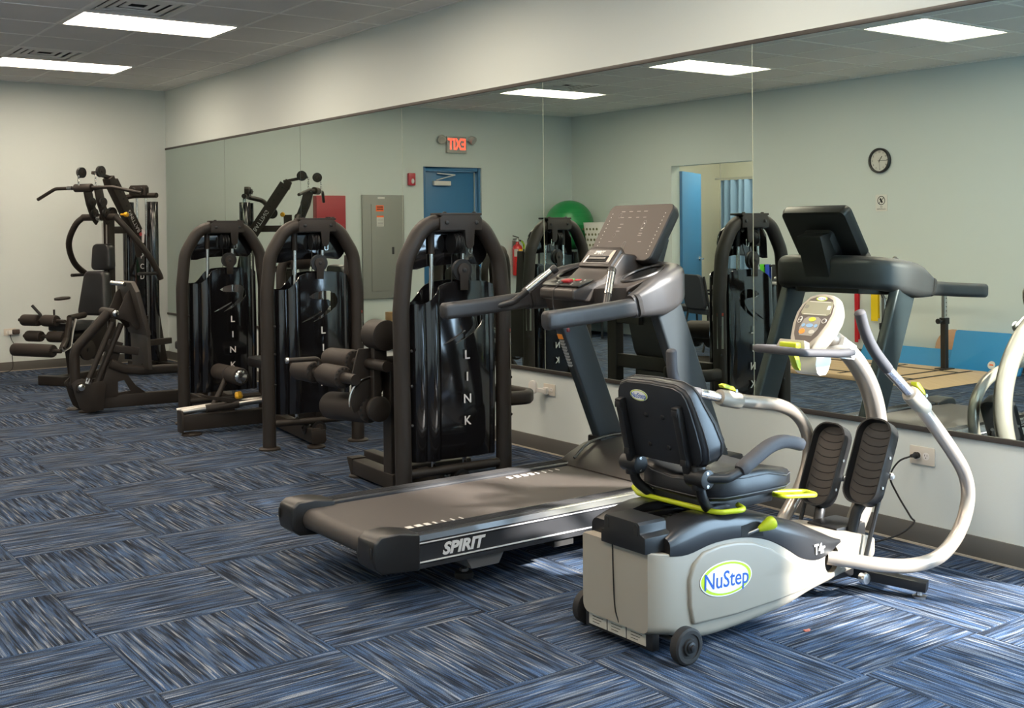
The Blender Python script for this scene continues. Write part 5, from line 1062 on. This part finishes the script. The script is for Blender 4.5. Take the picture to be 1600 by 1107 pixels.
# --- exit sign with emergency lamps (reads EXIT in the room)
ex = thing('exit_sign', 'white exit sign with glowing red letters and two lamp heads over the blue door', 'exit sign', (.555, YB, 2.42))
bm = NB(); box(bm, .40, .71, YB-.045, YB-.0005, 2.425, 2.640); obj('housing', bm, mat('sign_grey', (.42, .41, .38), .4), ex, bevel=.008)
text('exit_letters', 'EXIT', .205, mat('exit_glow', (.8, .05, .03), .5, emit=(1.0, .06, .03), estr=3.0), ex, (.555, YB-.046, 2.532), (1, 0, 0), (0, 0, 1), .003, bold=.004, sx=.66)
for s in (-1, 1):
    c = V((.555+s*.235, YB-.05, 2.60)); d = V((s*.35, -.75, -.45)).normalized()
    bm = NB(); lathe(bm, c-d*.05, d, [(0, .018), (.012, .035), (.05, .050), (.085, .054), (.09, .046), (.082, .0)], 18); lh = obj('lamp_head', bm, MATS['sign_grey'], ex)
    for k in range(4): 
        bm = NB(); lathe(bm, c-d*(.035-.014*k), d, [(0, .044+.003*k), (.005, .048+.003*k), (.01, .044+.003*k)], 18); obj('cooling_rib', bm, MATS['sign_grey'], lh)
    bm = NB(); cyl(bm, (.555+s*.15, YB-.02, 2.58), c, .012); obj('lamp_arm', bm, MATS['sign_grey'], ex)
# --- strobe
sb = thing('fire_strobe', 'small red fire alarm strobe on the wall beside the blue door', 'fire alarm', (1.24, YB, 2.07))
bm = NB(); box(bm, 1.19, 1.29, YB-.045, YB-.0005, 1.99, 2.15); obj('strobe_box', bm, mat('strobe_red', (.35, .015, .03), .35), sb, bevel=.012)
bm = NB(); ellipsoid(bm, (1.235, YB-.048, 2.045), .022, .014, .034); obj('strobe_lens', bm, mat('lens', (.75, .72, .72), .15), sb)
# --- breaker panel
ep = thing('breaker_panel', 'tall grey electrical breaker panel with orange warning sticker on the wall', 'electrical panel', (1.66, YB, .57))
bm = NB(); box(bm, 1.36, 1.955, YB-.030, YB-.0005, .565, 1.865); obj('cover', bm, M_pgrey, ep, bevel=.003)
bm = NB(); box(bm, 1.475, 1.835, YB-.037, YB-.030, .66, 1.75); dr = obj('panel_door', bm, M_pgrey, ep, bevel=.002)
bm = NB(); box(bm, 1.515, 1.545, YB-.044, YB-.037, 1.12, 1.21); obj('latch', bm, M_black, dr, bevel=.003)
for nm, x0, x1, z0, z1, m in (('orange_sticker', 1.66, 1.77, 1.66, 1.735, M_org), ('sticker_header', 1.66, 1.76, 1.585, 1.605, M_org), ('white_sticker', 1.66, 1.76, 1.47, 1.585, M_white)):
    bm = NB(); box(bm, x0, x1, YB-.0385, YB-.037, z0, z1); obj(nm, bm, m, dr, smooth=0)
bm = NB(); box(bm, 1.64, 1.74, YB-.0325, YB-.030, 1.815, 1.84); obj('name_tag', bm, M_white, ep, smooth=0)
for k in range(2):
    bm = NB(); box(bm, 1.672, 1.757, YB-.0395, YB-.0385, 1.680+k*.026, 1.694+k*.026); obj('sticker_print', bm, M_dark, dr, smooth=0)
for k in range(5):
    bm = NB(); box(bm, 1.672, 1.748, YB-.0395, YB-.0385, 1.485+k*.018, 1.490+k*.018); obj('sticker_print', bm, M_pgrey, dr, smooth=0)
# --- red wall cabinet
rc = thing('fire_alarm_cabinet', 'flat red fire alarm control cabinet on the back wall', 'alarm cabinet', (2.42, YB, 1.25))
bm = NB(); box(bm, 2.225, 2.615, YB-.10, YB-.0005, 1.30, 1.85); obj('cabinet', bm, M_red, rc, bevel=.004)
bm = NB(); box(bm, 2.38, 2.50, YB-.104, YB-.100, 1.53, 1.59); obj('display_window', bm, M_black, rc, smooth=0)
bm = NB(); box(bm, 2.235, 2.605, YB-.103, YB-.0995, 1.31, 1.50); obj('lower_door', bm, M_red, rc, bevel=.001)
# --- fire extinguisher
fe = thing('fire_extinguisher', 'red fire extinguisher with yellow label hanging on the wall', 'fire extinguisher', (-.38, YB-.09, .79))
c = V((-.38, YB-.085, .79))
bm = NB(); lathe(bm, c, (0, 0, 1), [(0, .05), (.005, .065), (.02, .07), (.36, .07), (.40, .058), (.425, .03), (.44, .022), (.46, .022)], 26); cy_ = obj('cylinder', bm, mat('extinguisher_red', (.50, .02, .02), .25), fe)
bm = NB(); lathe(bm, c+V((0, 0, .46)), (0, 0, 1), [(0, .026), (.03, .024), (.035, .015), (.05, .012)], 14); obj('valve', bm, M_steel, fe)
bm = NB(); bar(bm, c+V((-.02, 0, .515)), c+V((.075, -.0, .54)), .016, .012); bar(bm, c+V((-.02, 0, .50)), c+V((.07, 0, .495)), .016, .010); obj('squeeze_handle', bm, M_black, fe)
bm = NB(); lathe(bm, c+V((0, 0, .19)), (0, 0, 1), [(0, .0712), (.18, .0712)], 26); bm.free()
def wrap(nm, z0, z1, a0, a1, m, r=.0708):
    b2 = NB(); n = 8; g = [[b2.verts.new(c+V((math.cos(math.radians(a0+(a1-a0)*k/n))*rr, math.sin(math.radians(a0+(a1-a0)*k/n))*rr, z))) for k in range(n+1)] for rr, z in ((r, z0), (r, z1))]
    for k in range(n): b2.faces.new((g[0][k], g[0][k+1], g[1][k+1], g[1][k]))
    bmesh.ops.solidify(b2, geom=b2.faces, thickness=-.0006); obj(nm, b2, m, cy_, smooth=60)
wrap('yellow_label', .20, .36, 215, 290, M_yel); wrap('white_label', .06, .12, 215, 290, M_white); wrap('black_band', .165, .178, 0, 360, M_black); wrap('grey_label', .26, .36, 300, 345, mat('label_silver', (.45, .42, .38), .5))
bm = NB(); tube(bm, spline([c+V((-.02, -.01, .48)), c+V((-.085, -.02, .44)), c+V((-.088, -.02, .25)), c+V((-.075, -.015, .16))], 5), .011, seg=8); obj('hose', bm, M_rub, fe)
bm = NB(); tube(bm, spline([c+V((-.04, -.035, .47)), c+V((-.078, -.045, .42)), c+V((-.08, -.04, .36))], 4), .012, seg=8); obj('inspection_tag', bm, mat('tag_green', (.35, .55, .03), .5), fe)
bm = NB(); box(bm, -.41, -.35, YB-.018, YB-.0005, 1.0, 1.26); obj('bracket', bm, M_steel, fe)
# --- clock
ck = thing('wall_clock', 'round black-rimmed wall clock with white dial', 'clock', (XO, 7.5, 2.10)); cc_ = V((XO+.0005, 7.5, 2.10)); ND = V((1, 0, 0))
bm = NB(); lathe(bm, cc_, ND, [(0, .132), (.03, .132), (.036, .124), (.034, .112), (.012, .110), (.012, 0)], 40); obj('rim', bm, M_black, ck)
bm = NB(); lathe(bm, cc_+ND*.012, ND, [(0, .111), (.002, .111), (.002, 0)], 36); obj('dial', bm, mat('dial_white', (.62, .60, .55), .5), ck)
for h in range(12):
    a = math.radians(90-30*h); p_ = cc_+ND*.0145+V((0, math.cos(a)*.090, math.sin(a)*.090)); text('dial_numeral', str(12 if h == 0 else h), .026, M_dark, ck, p_, (0, 1, 0), (0, 0, 1), .0006)
def hand(nm, ang, L_, w_, z):
    a = math.radians(90-ang); d = V((0, math.cos(a), math.sin(a))); b2 = NB(); bar(b2, cc_+ND*z-d*.02, cc_+ND*z+d*L_, w_, .0015, ND); obj(nm, b2, M_dark, ck, smooth=0)
hand('hour_hand', 326, .055, .007, .017); hand('minute_hand', 270, .085, .005, .019); hand('second_hand', 182, .085, .002, .021)
# --- small no-phone sign
sg = thing('wall_sign', 'small white no-phone sign with round symbol below the clock', 'sign', (XO, 7.49, 1.57)); so = V((XO+.0005, 7.49, 1.655))
bm = NB(); prism(bm, rrect(.145, .175, .01, 3), so, (0, 1, 0), (0, 0, 1), ND*.004); sp_ = obj('sign_plate', bm, M_white, sg, smooth=0)
bm = NB(); q = [so+ND*.0045+V((0, .044*math.cos(t), .025+.044*math.sin(t))) for t in [2*math.pi*k/28 for k in range(28)]]; sweep(bm, q, rrect(.007, .001, .0003, 1), closed=True, up=ND); obj('ring_symbol', bm, M_dark, sp_)
bm = NB(); bar(bm, so+ND*.0045+V((0, -.031, .056)), so+ND*.0045+V((0, .031, -.006)), .006, .001, ND); bar(bm, so+ND*.0045+V((0, .016, .048)), so+ND*.0045+V((0, -.012, .002)), .020, .001, ND); obj('phone_symbol', bm, M_dark, sp_, smooth=0)
for z, s_ in ((-.042, 'NO'), (-.065, 'CELLPHONES')): text('sign_lettering', s_, .018, M_dark, sp_, so+ND*.0045+V((0, 0, z)), (0, 1, 0), (0, 0, 1), .0005)
# --- open blue door in the side opening
bm = NB(); box(bm, XO-T-.01, XO+.01, OY1-.0005, OY1+.04, 0, OZ); bm.free()
hx, hy = XO-T-.02, OY1-.03; dl = V((-.80, .45, 0)).normalized(); dnn = V((.45, .80, 0)).normalized()
bm = NB(); prism(bm, [(0, .01), (.90, .01), (.90, 2.14), (0, 2.14)], (hx, hy, 0), dl, (0, 0, 1), dnn*.042); d2 = struct(obj('door_2', bm, M_blue, bevel=.002, label='blue door standing open in the side opening'))
hp_ = V((hx, hy, 1.0))+dl*.80
bm = NB(); lathe(bm, hp_, -dnn, [(0, .032), (.008, .032), (.010, .012), (.05, .012), (.05, 0)], 16); bar(bm, hp_-dnn*.048+dl*.01, hp_-dnn*.048-dl*.11, .018, .02); obj('door_lever', bm, M_chrome, d2)
# --- privacy curtain in the side room
def curtain(nm, x, y0, y1, z0, z1, m, label):
    t = thing(nm, label, 'curtain', (x, (y0+y1)/2, z0)); n = 120; bm = NB(); rows = []
    for z in (z0, (z0+z1)/2, z1):
        rows.append([bm.verts.new((x+.045*math.sin(k/n*math.pi*2*9)*(1.0 if z < z1-.01 else .7)+.012*math.sin(k*.73), y0+(y1-y0)*k/n, z)) for k in range(n+1)])
    for a, b in zip(rows[:-1], rows[1:]):
        for k in range(n): bm.faces.new((a[k], a[k+1], b[k+1], b[k]))
    bmesh.ops.solidify(bm, geom=bm.faces, thickness=.002); obj('fabric', bm, m, t, smooth=80)
    bm = NB(); box(bm, x-.012, x+.012, y0-.1, y1+.1, z1+.01, z1+.035); obj('track', bm, M_steel, t)
    for k in range(10):
        bm = NB(); yy = y0+(y1-y0)*(k+.5)/10; cyl(bm, (x, yy, z1-.01), (x, yy, z1+.012), .004, seg=6); obj('hook', bm, M_steel, t)
    for yy in (y0, y1):
        bm = NB(); cyl(bm, (x, yy, z1+.03), (x, yy, ZC), .006, seg=8); obj('hanger_rod', bm, M_steel, t)
curtain('privacy_curtain', XS+.55, 10.55, 11.75, .35, 2.10, mat('curtain_blue', (.16, .25, .36), .8), 'slate blue privacy curtain seen through the side opening')
# added fill panel, unseen, to brighten the side room
t = thing('ceiling_light', 'added unseen fill light panel on the side room ceiling', 'ceiling light', (XS+1.3, 10.3, ZC-.01), 'recessed ceiling light panels')
bm = NB(); box(bm, XS+.7, XS+1.9, 9.7, 10.9, ZC-.030, ZC-.006); obj('frame', bm, M_grid, t); bm = NB(); box(bm, XS+.73, XS+1.87, 9.73, 10.87, ZC-.034, ZC-.028); obj('diffuser', bm, mat('side_fill_light', (.9, .9, .9), .5, emit=(1, .90, .74), estr=LAMP*1.2), t)
# --- outlets
def outlet(nm, o, ax, up, n, label, w_=.115, h_=.073):
    t = thing(nm, label, 'power outlet', o); o = V(o); ax, up, n = V(ax), V(up), V(n)
    bm = NB(); prism(bm, rrect(w_, h_, .006, 3), o, ax, up, n*.006); pl_ = obj('cover_plate', bm, M_cream, t, bevel=.0015)
    for s in (-1, 1):
        c = o+ax*s*.02+n*.006; bm = NB(); prism(bm, arc2(0, 0, .0165, 0, 360, 16)[:-1], c, ax, up, n*.0015); sk = obj('socket', bm, M_white, pl_, smooth=0)
        for a, b, ww, hh in ((-.006, .004, .001, .004), (.006, .004, .001, .004), (0, -.007, .002, .002)):
            bm = NB(); prism(bm, [(a-ww, b-hh), (a+ww, b-hh), (a+ww, b+hh), (a-ww, b+hh)], c+n*.0015, ax, up, n*.0004); obj('slot', bm, M_dark, pl_, smooth=0)
    return t, o
o1, c1 = outlet('wall_outlet', (XM-.0005, 5.70, .403), (0, -1, 0), (0, 0, 1), (-1, 0, 0), 'cream wall outlet left of the treadmill upright')
t = thing('plug_in_freshener', 'white rounded plug-in device on the outlet left of the treadmill', 'plug-in device', (XM-.008, 5.765, .41))
bm = NB(); prism(bm, rrect(.055, .085, .026, 6), (XM-.05, 5.80, .415), V((.35, -.94, 0)).normalized(), (0, 0, 1), V((-.025, -.010, 0))); obj('device_body', bm, M_white, t, bevel=.006)
bm = NB(); prism(bm, rrect(.038, .045, .008, 4), (XM-.0065, 5.725, .395), (0, -1, 0), (0, 0, 1), (-.022, 0, 0)); bar(bm, (XM-.022, 5.73, .395), (XM-.055, 5.785, .40), .02, .025); obj('device_plug', bm, M_white, t, bevel=.004)
o2, c2 = outlet('wall_outlet', (XM-.0005, 3.026, .398), (0, -1, 0), (0, 0, 1), (-1, 0, 0), 'cream wall outlet with a black plug behind the cross trainer', .125, .08)
t = thing('power_cord', 'black power cord running from the wall outlet to the cross trainer', 'power cord', (XM-.012, 3.046, .398))
bm = NB(); lathe(bm, (XM-.0075, 3.046, .398), (-1, 0, .05), [(0, .014), (.018, .015), (.022, .010), (.05, .007), (.05, 0)], 12); obj('plug', bm, M_rub, t)
bm = NB(); tube(bm, spline([(XM-.05, 3.046, .40), (XM-.085, 3.09, .372), (XM-.09, 3.13, .30), (XM-.055, 3.12, .22), (XM-.045, 3.06, .13), (XM-.05, 3.04, .105), (4.26, 3.06, .06), (4.10, 3.20, .008), (3.95, 3.35, .006), (3.85, 3.22, .006), (3.78, 3.05, .04)], 7), .0042, seg=6); obj('cord', bm, M_rub, t)
o3, c3 = outlet('wall_outlet', (2.755, YB-.0005, .408), (1, 0, 0), (0, 0, 1), (0, -1, 0), 'cream wall outlet with plugs at the far left of the back wall')
t = thing('plug_adapter', 'dark brown power adapter plugged in at the far left of the back wall', 'power adapter', (2.80, YB-.012, .41))
bm = NB(); box(bm, 2.775, 2.845, YB-.055, YB-.0085, .385, .435); obj('adapter_body', bm, mat('brown_plastic', (.05, .035, .028), .5), t, bevel=.012)
bm = NB(); box(bm, 2.735, 2.77, YB-.05, YB-.0085, .385, .425); obj('white_plug', bm, M_white, t, bevel=.004)
bm = NB(); tube(bm, spline([(2.752, YB-.03, .385), (2.765, YB-.03, .33), (2.79, YB-.03, .27), (2.77, YB-.03, .18), (2.775, YB-.03, .06), (2.74, YB-.06, .012), (2.62, YB-.10, .008), (2.5, YB-.12, .008)], 6), .0035, seg=6); obj('cord', bm, M_rub, t)
# --- corner shelf unit with ball and basket
M_shelf = mat('shelf_green_grey', (.10, .14, .13), .35); M_wood = wood_material('oak', (.46, .30, .16), (.62, .44, .26))
su = thing('shelf_unit', 'open dark metal shelf unit in the corner under the green ball', 'shelf unit', (-1.08, 11.85, 0))
for z in (.25, .70, 1.125):
    bm = NB(); box(bm, XO+.03, -.75, 11.25, 12.60, z-.012, z+.012); obj('shelf', bm, M_shelf, su, bevel=.003)
for x in (XO+.045, -.765):
    for y_ in (11.265, 12.585):
        bm = NB(); cyl(bm, (x, y_, 0), (x, y_, 1.137), .015); obj('leg', bm, M_black, su)
ball = thing('exercise_ball', 'large green exercise ball on the corner shelf unit', 'exercise ball', (-1.05, 12.27, 1.137))
bm = NB(); ellipsoid(bm, (-1.05, 12.27, 1.137+.335), .335, .335, .335, seg=40, rings=24); bo2 = obj('ball_skin', bm, mat('ball_green', (.012, .20, .055), .35), ball, smooth=180)
for k in range(7):
    bm = NB(); zz = .335+(k-3)*.055; r_ = math.sqrt(max(.335**2-(zz-.335)**2, 1e-4)); q = [V((-1.05+r_*math.cos(t_), 12.27+r_*math.sin(t_), 1.137+zz)) for t_ in [2*math.pi*i/36 for i in range(36)]]; sweep(bm, q, circ(.0022, 5), closed=True, up=(0, 0, 1)); obj('ball_ridge', bm, MATS['ball_green'], ball)
bk = thing('plastic_basket', 'white perforated plastic basket beside the green ball', 'basket', (-1.08, 11.62, 1.137))
bm = NB(); secs = []
for z, w_, d_ in ((1.137, .14, .17), (1.139, .145, .175), (1.50, .185, .215), (1.50, .178, .208), (1.145, .138, .168)): secs.append([V((-1.08+a*w_*2, 11.62+b*d_*2, z)) for a, b in rrect(1, 1, .2, 4)])
loft(bm, secs); bkb = obj('basket_body', bm, M_white, bk, smooth=40)
for k in range(4):
    for q in range(5):
        z = 1.20+k*.07; y_ = 11.62+(q-2)*.068+(.034 if k % 2 else 0); xo_ = .146+(z-1.137)*.11
        bm = NB(); cyl(bm, (-1.08+xo_-.002, y_, z), (-1.08+xo_+.0015, y_, z+.0), .017, seg=12); obj('basket_hole', bm, mat('hole_olive', (.12, .12, .05), .8), bkb)
        bm = NB(); x_ = -1.08+(q-2)*.058; cyl(bm, (x_, 11.62-(.176+(z-1.137)*.11)+.002, z), (x_, 11.62-(.176+(z-1.137)*.11)-.0015, z), .017, seg=12); obj('basket_hole', bm, MATS['hole_olive'], bkb)
bm = NB(); tube(bm, [(-1.15, 11.44, 1.49), (-1.13, 11.41, 1.56), (-1.02, 11.41, 1.56), (-1.0, 11.44, 1.49)], .012, rad=.03); obj('basket_handle', bm, M_white, bk)
# --- parallel bars on a wooden platform
pb = thing('parallel_bars', 'wooden platform with dark adjustable parallel bar uprights', 'parallel bars', (-.38, 7.2, 0))
PXA, PXB, PYA, PYB = -1.02, .18, 5.95, 8.6; nplk = 8
for k in range(nplk):
    x0 = PXA+(PXB-PXA)*k/nplk; x1 = PXA+(PXB-PXA)*(k+1)/nplk-.004
    bm = NB(); box(bm, x0, x1, PYA+.12, PYB, .004, .045); obj('plank', bm, M_wood, pb, bevel=.002)
bm = NB(); prism(bm, [(PYA-.10, .004), (PYA+.118, .004), (PYA+.118, .045)], (PXA, 0, 0), (0, 1, 0), (0, 0, 1), (PXB-PXA, 0, 0)); obj('ramp', bm, M_wood, pb)
for y_ in (PYA+.20, PYA+.42, PYA+.9): bm = NB(); box(bm, PXA+.08, PXB-.08, y_, y_+.035, .0455, .048); obj('grip_strip', bm, M_rub, pb, smooth=0)
for x in (PXA+.25, PXB-.25): bm = NB(); box(bm, x, x+.035, PYA+.2, PYB-.1, .0455, .0485); obj('grip_strip', bm, M_rub, pb, smooth=0)
for x, s in ((-.90, -1), (.02, 1)):
    for y_ in (6.42, 8.3):
        bm = NB(); rtube(bm, [(x, y_, .048), (x, y_, .52)], .055, .055, up=(0, 1, 0)); up_ = obj('upright', bm, M_frame, pb, smooth=40)
        bm = NB(); rtube(bm, [(x, y_, .50), (x, y_, .83)], .040, .040, up=(0, 1, 0)); ip = obj('height_post', bm, M_steel, pb, smooth=40)
        for k in range(6): bm = NB(); cyl(bm, (x, y_-.0195, .56+k*.04), (x, y_-.022, .56+k*.04), .006, seg=8); obj('pin_hole', bm, M_dark, ip)
        bm = NB(); prism(bm, rrect(.16, .12, .01, 3), (x, y_, .0455), (1, 0, 0), (0, 1, 0), (0, 0, .008)); obj('floor_flange', bm, M_frame, pb)
        bm = NB(); box(bm, x-.034, x+.034, y_-.034, y_+.034, .475, .535); obj('collar', bm, M_black, pb, bevel=.004)
        bm = NB(); lathe(bm, (x+s*-.03, y_, .505), (-s, 0, 0), [(0, .010), (.05, .010), (.055, .024), (.075, .026), (.08, 0)], 14); obj('height_knob', bm, M_black, pb)
    bm = NB(); tube(bm, [(x, 6.15, .85), (x, 8.5, .85)], .020); obj('hand_bar', bm, M_steel, pb)
# --- blue mats
M_mat = mat('mat_blue', (.012, .20, .42), .55)
def leaning_mat(nm, y0, y1, h_, x0, x1, label, cat, th=.045, bow=0.0):
    t = thing(nm, label, cat, (x0, (y0+y1)/2, 0), 'blue foam exercise mats'); d = V((x1-x0, 0, h_)).normalized(); n = V((d.z, 0, -d.x)); L_ = math.hypot(x1-x0, h_)
    bm = NB(); prism(bm, rrect(y1-y0, L_, .03, 4), V((x0, (y0+y1)/2, 0.001))+d*L_/2, (0, 1, 0), d, -n*th); o = obj('mat', bm, M_mat, t, bevel=.008)
    return t, V((x0, 0, 0)), d, n
t, o_, d_, n_2 = leaning_mat('exercise_mat', 5.93, 6.52, .395, -1.10, -1.24, 'upright blue foam mat with round white badge leaning on the wall', 'mat', .03)
bm = NB(); prism(bm, arc2(0, 0, .038, 0, 360, 20)[:-1], V((-1.10, 6.08, 0))+d_*.10+n_2*.0008, (0, 1, 0), d_, n_2*.0015); bd = obj('badge', bm, M_white, t, smooth=0)
bm = NB(); prism(bm, [(-.022, -.006), (.022, -.006), (.018, .008), (-.018, .008)], V((-1.10, 6.08, 0))+d_*.10+n_2*.0023, (0, 1, 0), d_, n_2*.0006); obj('badge_print', bm, M_org, t, smooth=0)
leaning_mat('exercise_mat', 5.85, 6.36, .34, -1.215, -1.375, 'blue foam mat tucked behind the upright one with the badge', 'mat', .03)
t, o_, d_, n_2 = leaning_mat('exercise_mat', 6.50, 7.62, .19, -1.16, -1.28, 'long low blue foam mat lying along the wall behind the platform', 'mat', .05)
bm = NB(); prism(bm, arc2(0, 0, .034, 0, 360, 20)[:-1], V((-1.16, 6.62, 0))+d_*.11+n_2*.0008, (0, 1, 0), d_, n_2*.0015); obj('badge', bm, M_white, t, smooth=0)
bm = NB(); prism(bm, [(-.02, -.005), (.02, -.005), (.016, .007), (-.016, .007)], V((-1.16, 6.62, 0))+d_*.11+n_2*.0023, (0, 1, 0), d_, n_2*.0006); obj('badge_print', bm, M_org, t, smooth=0)
wb = thing('balance_board', 'round wooden balance board leaning against the wall between the blue mats', 'balance board', (-1.34, 6.62, 0))
bm = NB(); dd = V((-.14, 0, 1)).normalized(); prism(bm, arc2(0, .19, .19, 0, 360, 30)[:-1], V((-1.335, 6.64, .003)), (0, 1, 0), dd, V((-.02, 0, 0))); obj('disc', bm, wood_material('board_wood', (.42, .22, .12), (.52, .30, .18)), wb, bevel=.003)
bm = NB(); ellipsoid(bm, V((-1.335, 6.64, .003))+dd*.19+V((-.016, 0, 0)), .018, .05, .05); bm.free()
# --- resistance bands on the wall
for nm, y_, z0, z1, w_, c, lab in (('resistance_band', 7.79, .16, 1.02, .045, (.50, .01, .02), 'flat red resistance band hanging on the wall'), ('resistance_band', 7.56, .40, 1.02, .085, (.75, .52, .01), 'wide yellow resistance band hanging left of the bar upright'), ('resistance_band', 7.32, .60, 1.02, .10, (.75, .52, .01), 'short yellow resistance band hanging right of the bar upright')):
    t = thing(nm, lab, 'resistance band', (XO, y_, z0), 'resistance bands on wall hooks'); bm = NB(); m = mat('band_%d' % int(c[0]*100+c[1]*10), c, .5)
    q = [V((XO+.035, y_, z0+.01)), V((XO+.035, y_, z1)), V((XO+.020, y_, z1+.02)), V((XO+.006, y_, z1)), V((XO+.006, y_, z0+.04))]; sweep(bm, fillet(q, .02), rrect(w_, .004, .001, 1), up=(0, 1, 0)) if False else sweep(bm, fillet(q, .012), rrect(.004, w_, .001, 1), up=(0, 1, 0))
    obj('band', bm, m, t); bm = NB(); cyl(bm, (XO+.0005, y_, z1+.0), (XO+.06, y_, z1+.012), .006, seg=8); obj('wall_hook', bm, M_steel, t)
# --- band rack by the opening
t = thing('band_rack', 'small wall rail with green and blue bands seen beside the mirrored weight machine', 'band rack', (XO, 8.85, .6))
bm = NB(); cyl(bm, (XO+.12, 8.70, .97), (XO+.12, 9.22, .97), .012); 
for y_ in (8.74, 9.18): cyl(bm, (XO+.0005, y_, .97), (XO+.12, y_, .97), .010)
obj('rail', bm, M_black, t)
for y_, c, z0 in ((9.02, (.10, .55, .03), .72), (8.94, (.02, .06, .45), .60), (8.84, (.015, .015, .016), .45)):
    bm = NB(); q = [V((XO+.137, y_, z0)), V((XO+.137, y_, .985)), V((XO+.103, y_, .985)), V((XO+.103, y_, z0+.05))]; sweep(bm, fillet(q, .012), rrect(.003, .06, .001, 1), up=(0, 1, 0)); obj('band', bm, mat('rack_band_%g' % y_, c, .5), t)
# --- waiting chairs by the opening
M_fab = mat('chair_fabric', (.018, .022, .030), .85, bump=.3, bscale=300)
def waiting_chair(x, y_, ang, lab):
    Wc = frame_map(x, y_, ang); t = thing('waiting_chair', lab, 'chair', (x, y_, 0), 'black waiting chairs')
    ux, vy = Wc(1, 0, 0)-Wc(0, 0, 0), Wc(0, 1, 0)-Wc(0, 0, 0)
    bm = NB(); prism(bm, rrect(.48, .46, .07, 5), Wc(0, 0, .42), ux, vy, (0, 0, .065)); obj('seat', bm, M_fab, t, bevel=.02, seg=3)
    bm = NB(); prism(bm, rrect(.44, .40, .07, 5), Wc(0, .24, .68), ux, V((0, 0, 1))+vy*.16, vy*.05); obj('backrest', bm, M_fab, t, bevel=.018, seg=3)
    for s in (-1, 1):
        bm = NB(); tube(bm, [Wc(s*.25, -.24, .005), Wc(s*.25, -.22, .62), Wc(s*.25, .20, .66)], .013, rad=.06); obj('leg', bm, M_black, t)
        bm = NB(); tube(bm, [Wc(s*.25, .30, .005), Wc(s*.25, .20, .44), Wc(s*.23, .27, .86)], .013, rad=.06); obj('leg', bm, M_black, t)
        bm = NB(); bar(bm, Wc(s*.25, -.22, .672), Wc(s*.25, .18, .675), .045, .025); obj('arm_pad', bm, M_black, t, bevel=.008)
    bm = NB(); cyl(bm, Wc(-.25, -.10, .40), Wc(.25, -.10, .40), .012); obj('stretcher', bm, M_black, t)
waiting_chair(-1.00, 10.02, -60, 'black padded waiting chair beside the open blue door')
waiting_chair(-.86, 9.38, -75, 'black padded waiting chair nearer the mirrored weight machine')
# --- carton on a low bench
bn2 = thing('low_bench', 'low dark bench on the back wall below the breaker panel', 'bench', (1.62, 12.25, 0))
bm = NB(); box(bm, 1.25, 2.0, 12.05, 12.45, .22, .27); obj('bench_top', bm, M_black, bn2, bevel=.01)
for x in (1.3, 1.95):
    for y_ in (12.1, 12.4): bm = NB(); cyl(bm, (x, y_, 0), (x, y_, .22), .018); obj('leg', bm, M_black, bn2)
cb2 = thing('cardboard_box', 'small brown cardboard box on the low bench', 'box', (1.74, 12.24, .271))
bm = NB(); box(bm, 1.66, 1.82, 12.16, 12.32, .271, .42); obj('carton', bm, mat('cardboard', (.36, .22, .11), .8), cb2, bevel=.002)
bm = NB(); box(bm, 1.659, 1.821, 12.225, 12.255, .4195, .4212); obj('tape', bm, mat('tape', (.45, .32, .18), .4), cb2, smooth=0)
# --- scrap on the carpet
t = thing('paper_scrap', 'tiny reddish scrap lying on the carpet by the cross trainer', 'scrap', (3.16, 2.62, 0))
bm = NB(); prism(bm, [(-.014, -.004), (-.002, -.010), (.012, -.006), (.015, .004), (.004, .003), (-.006, .010), (-.012, .005)], (3.165, 2.632, .001), (1, 0, 0), (0, 1, 0), (0, 0, .003)); obj('scrap', bm, mat('scrap_red', (.42, .12, .08), .7), t)
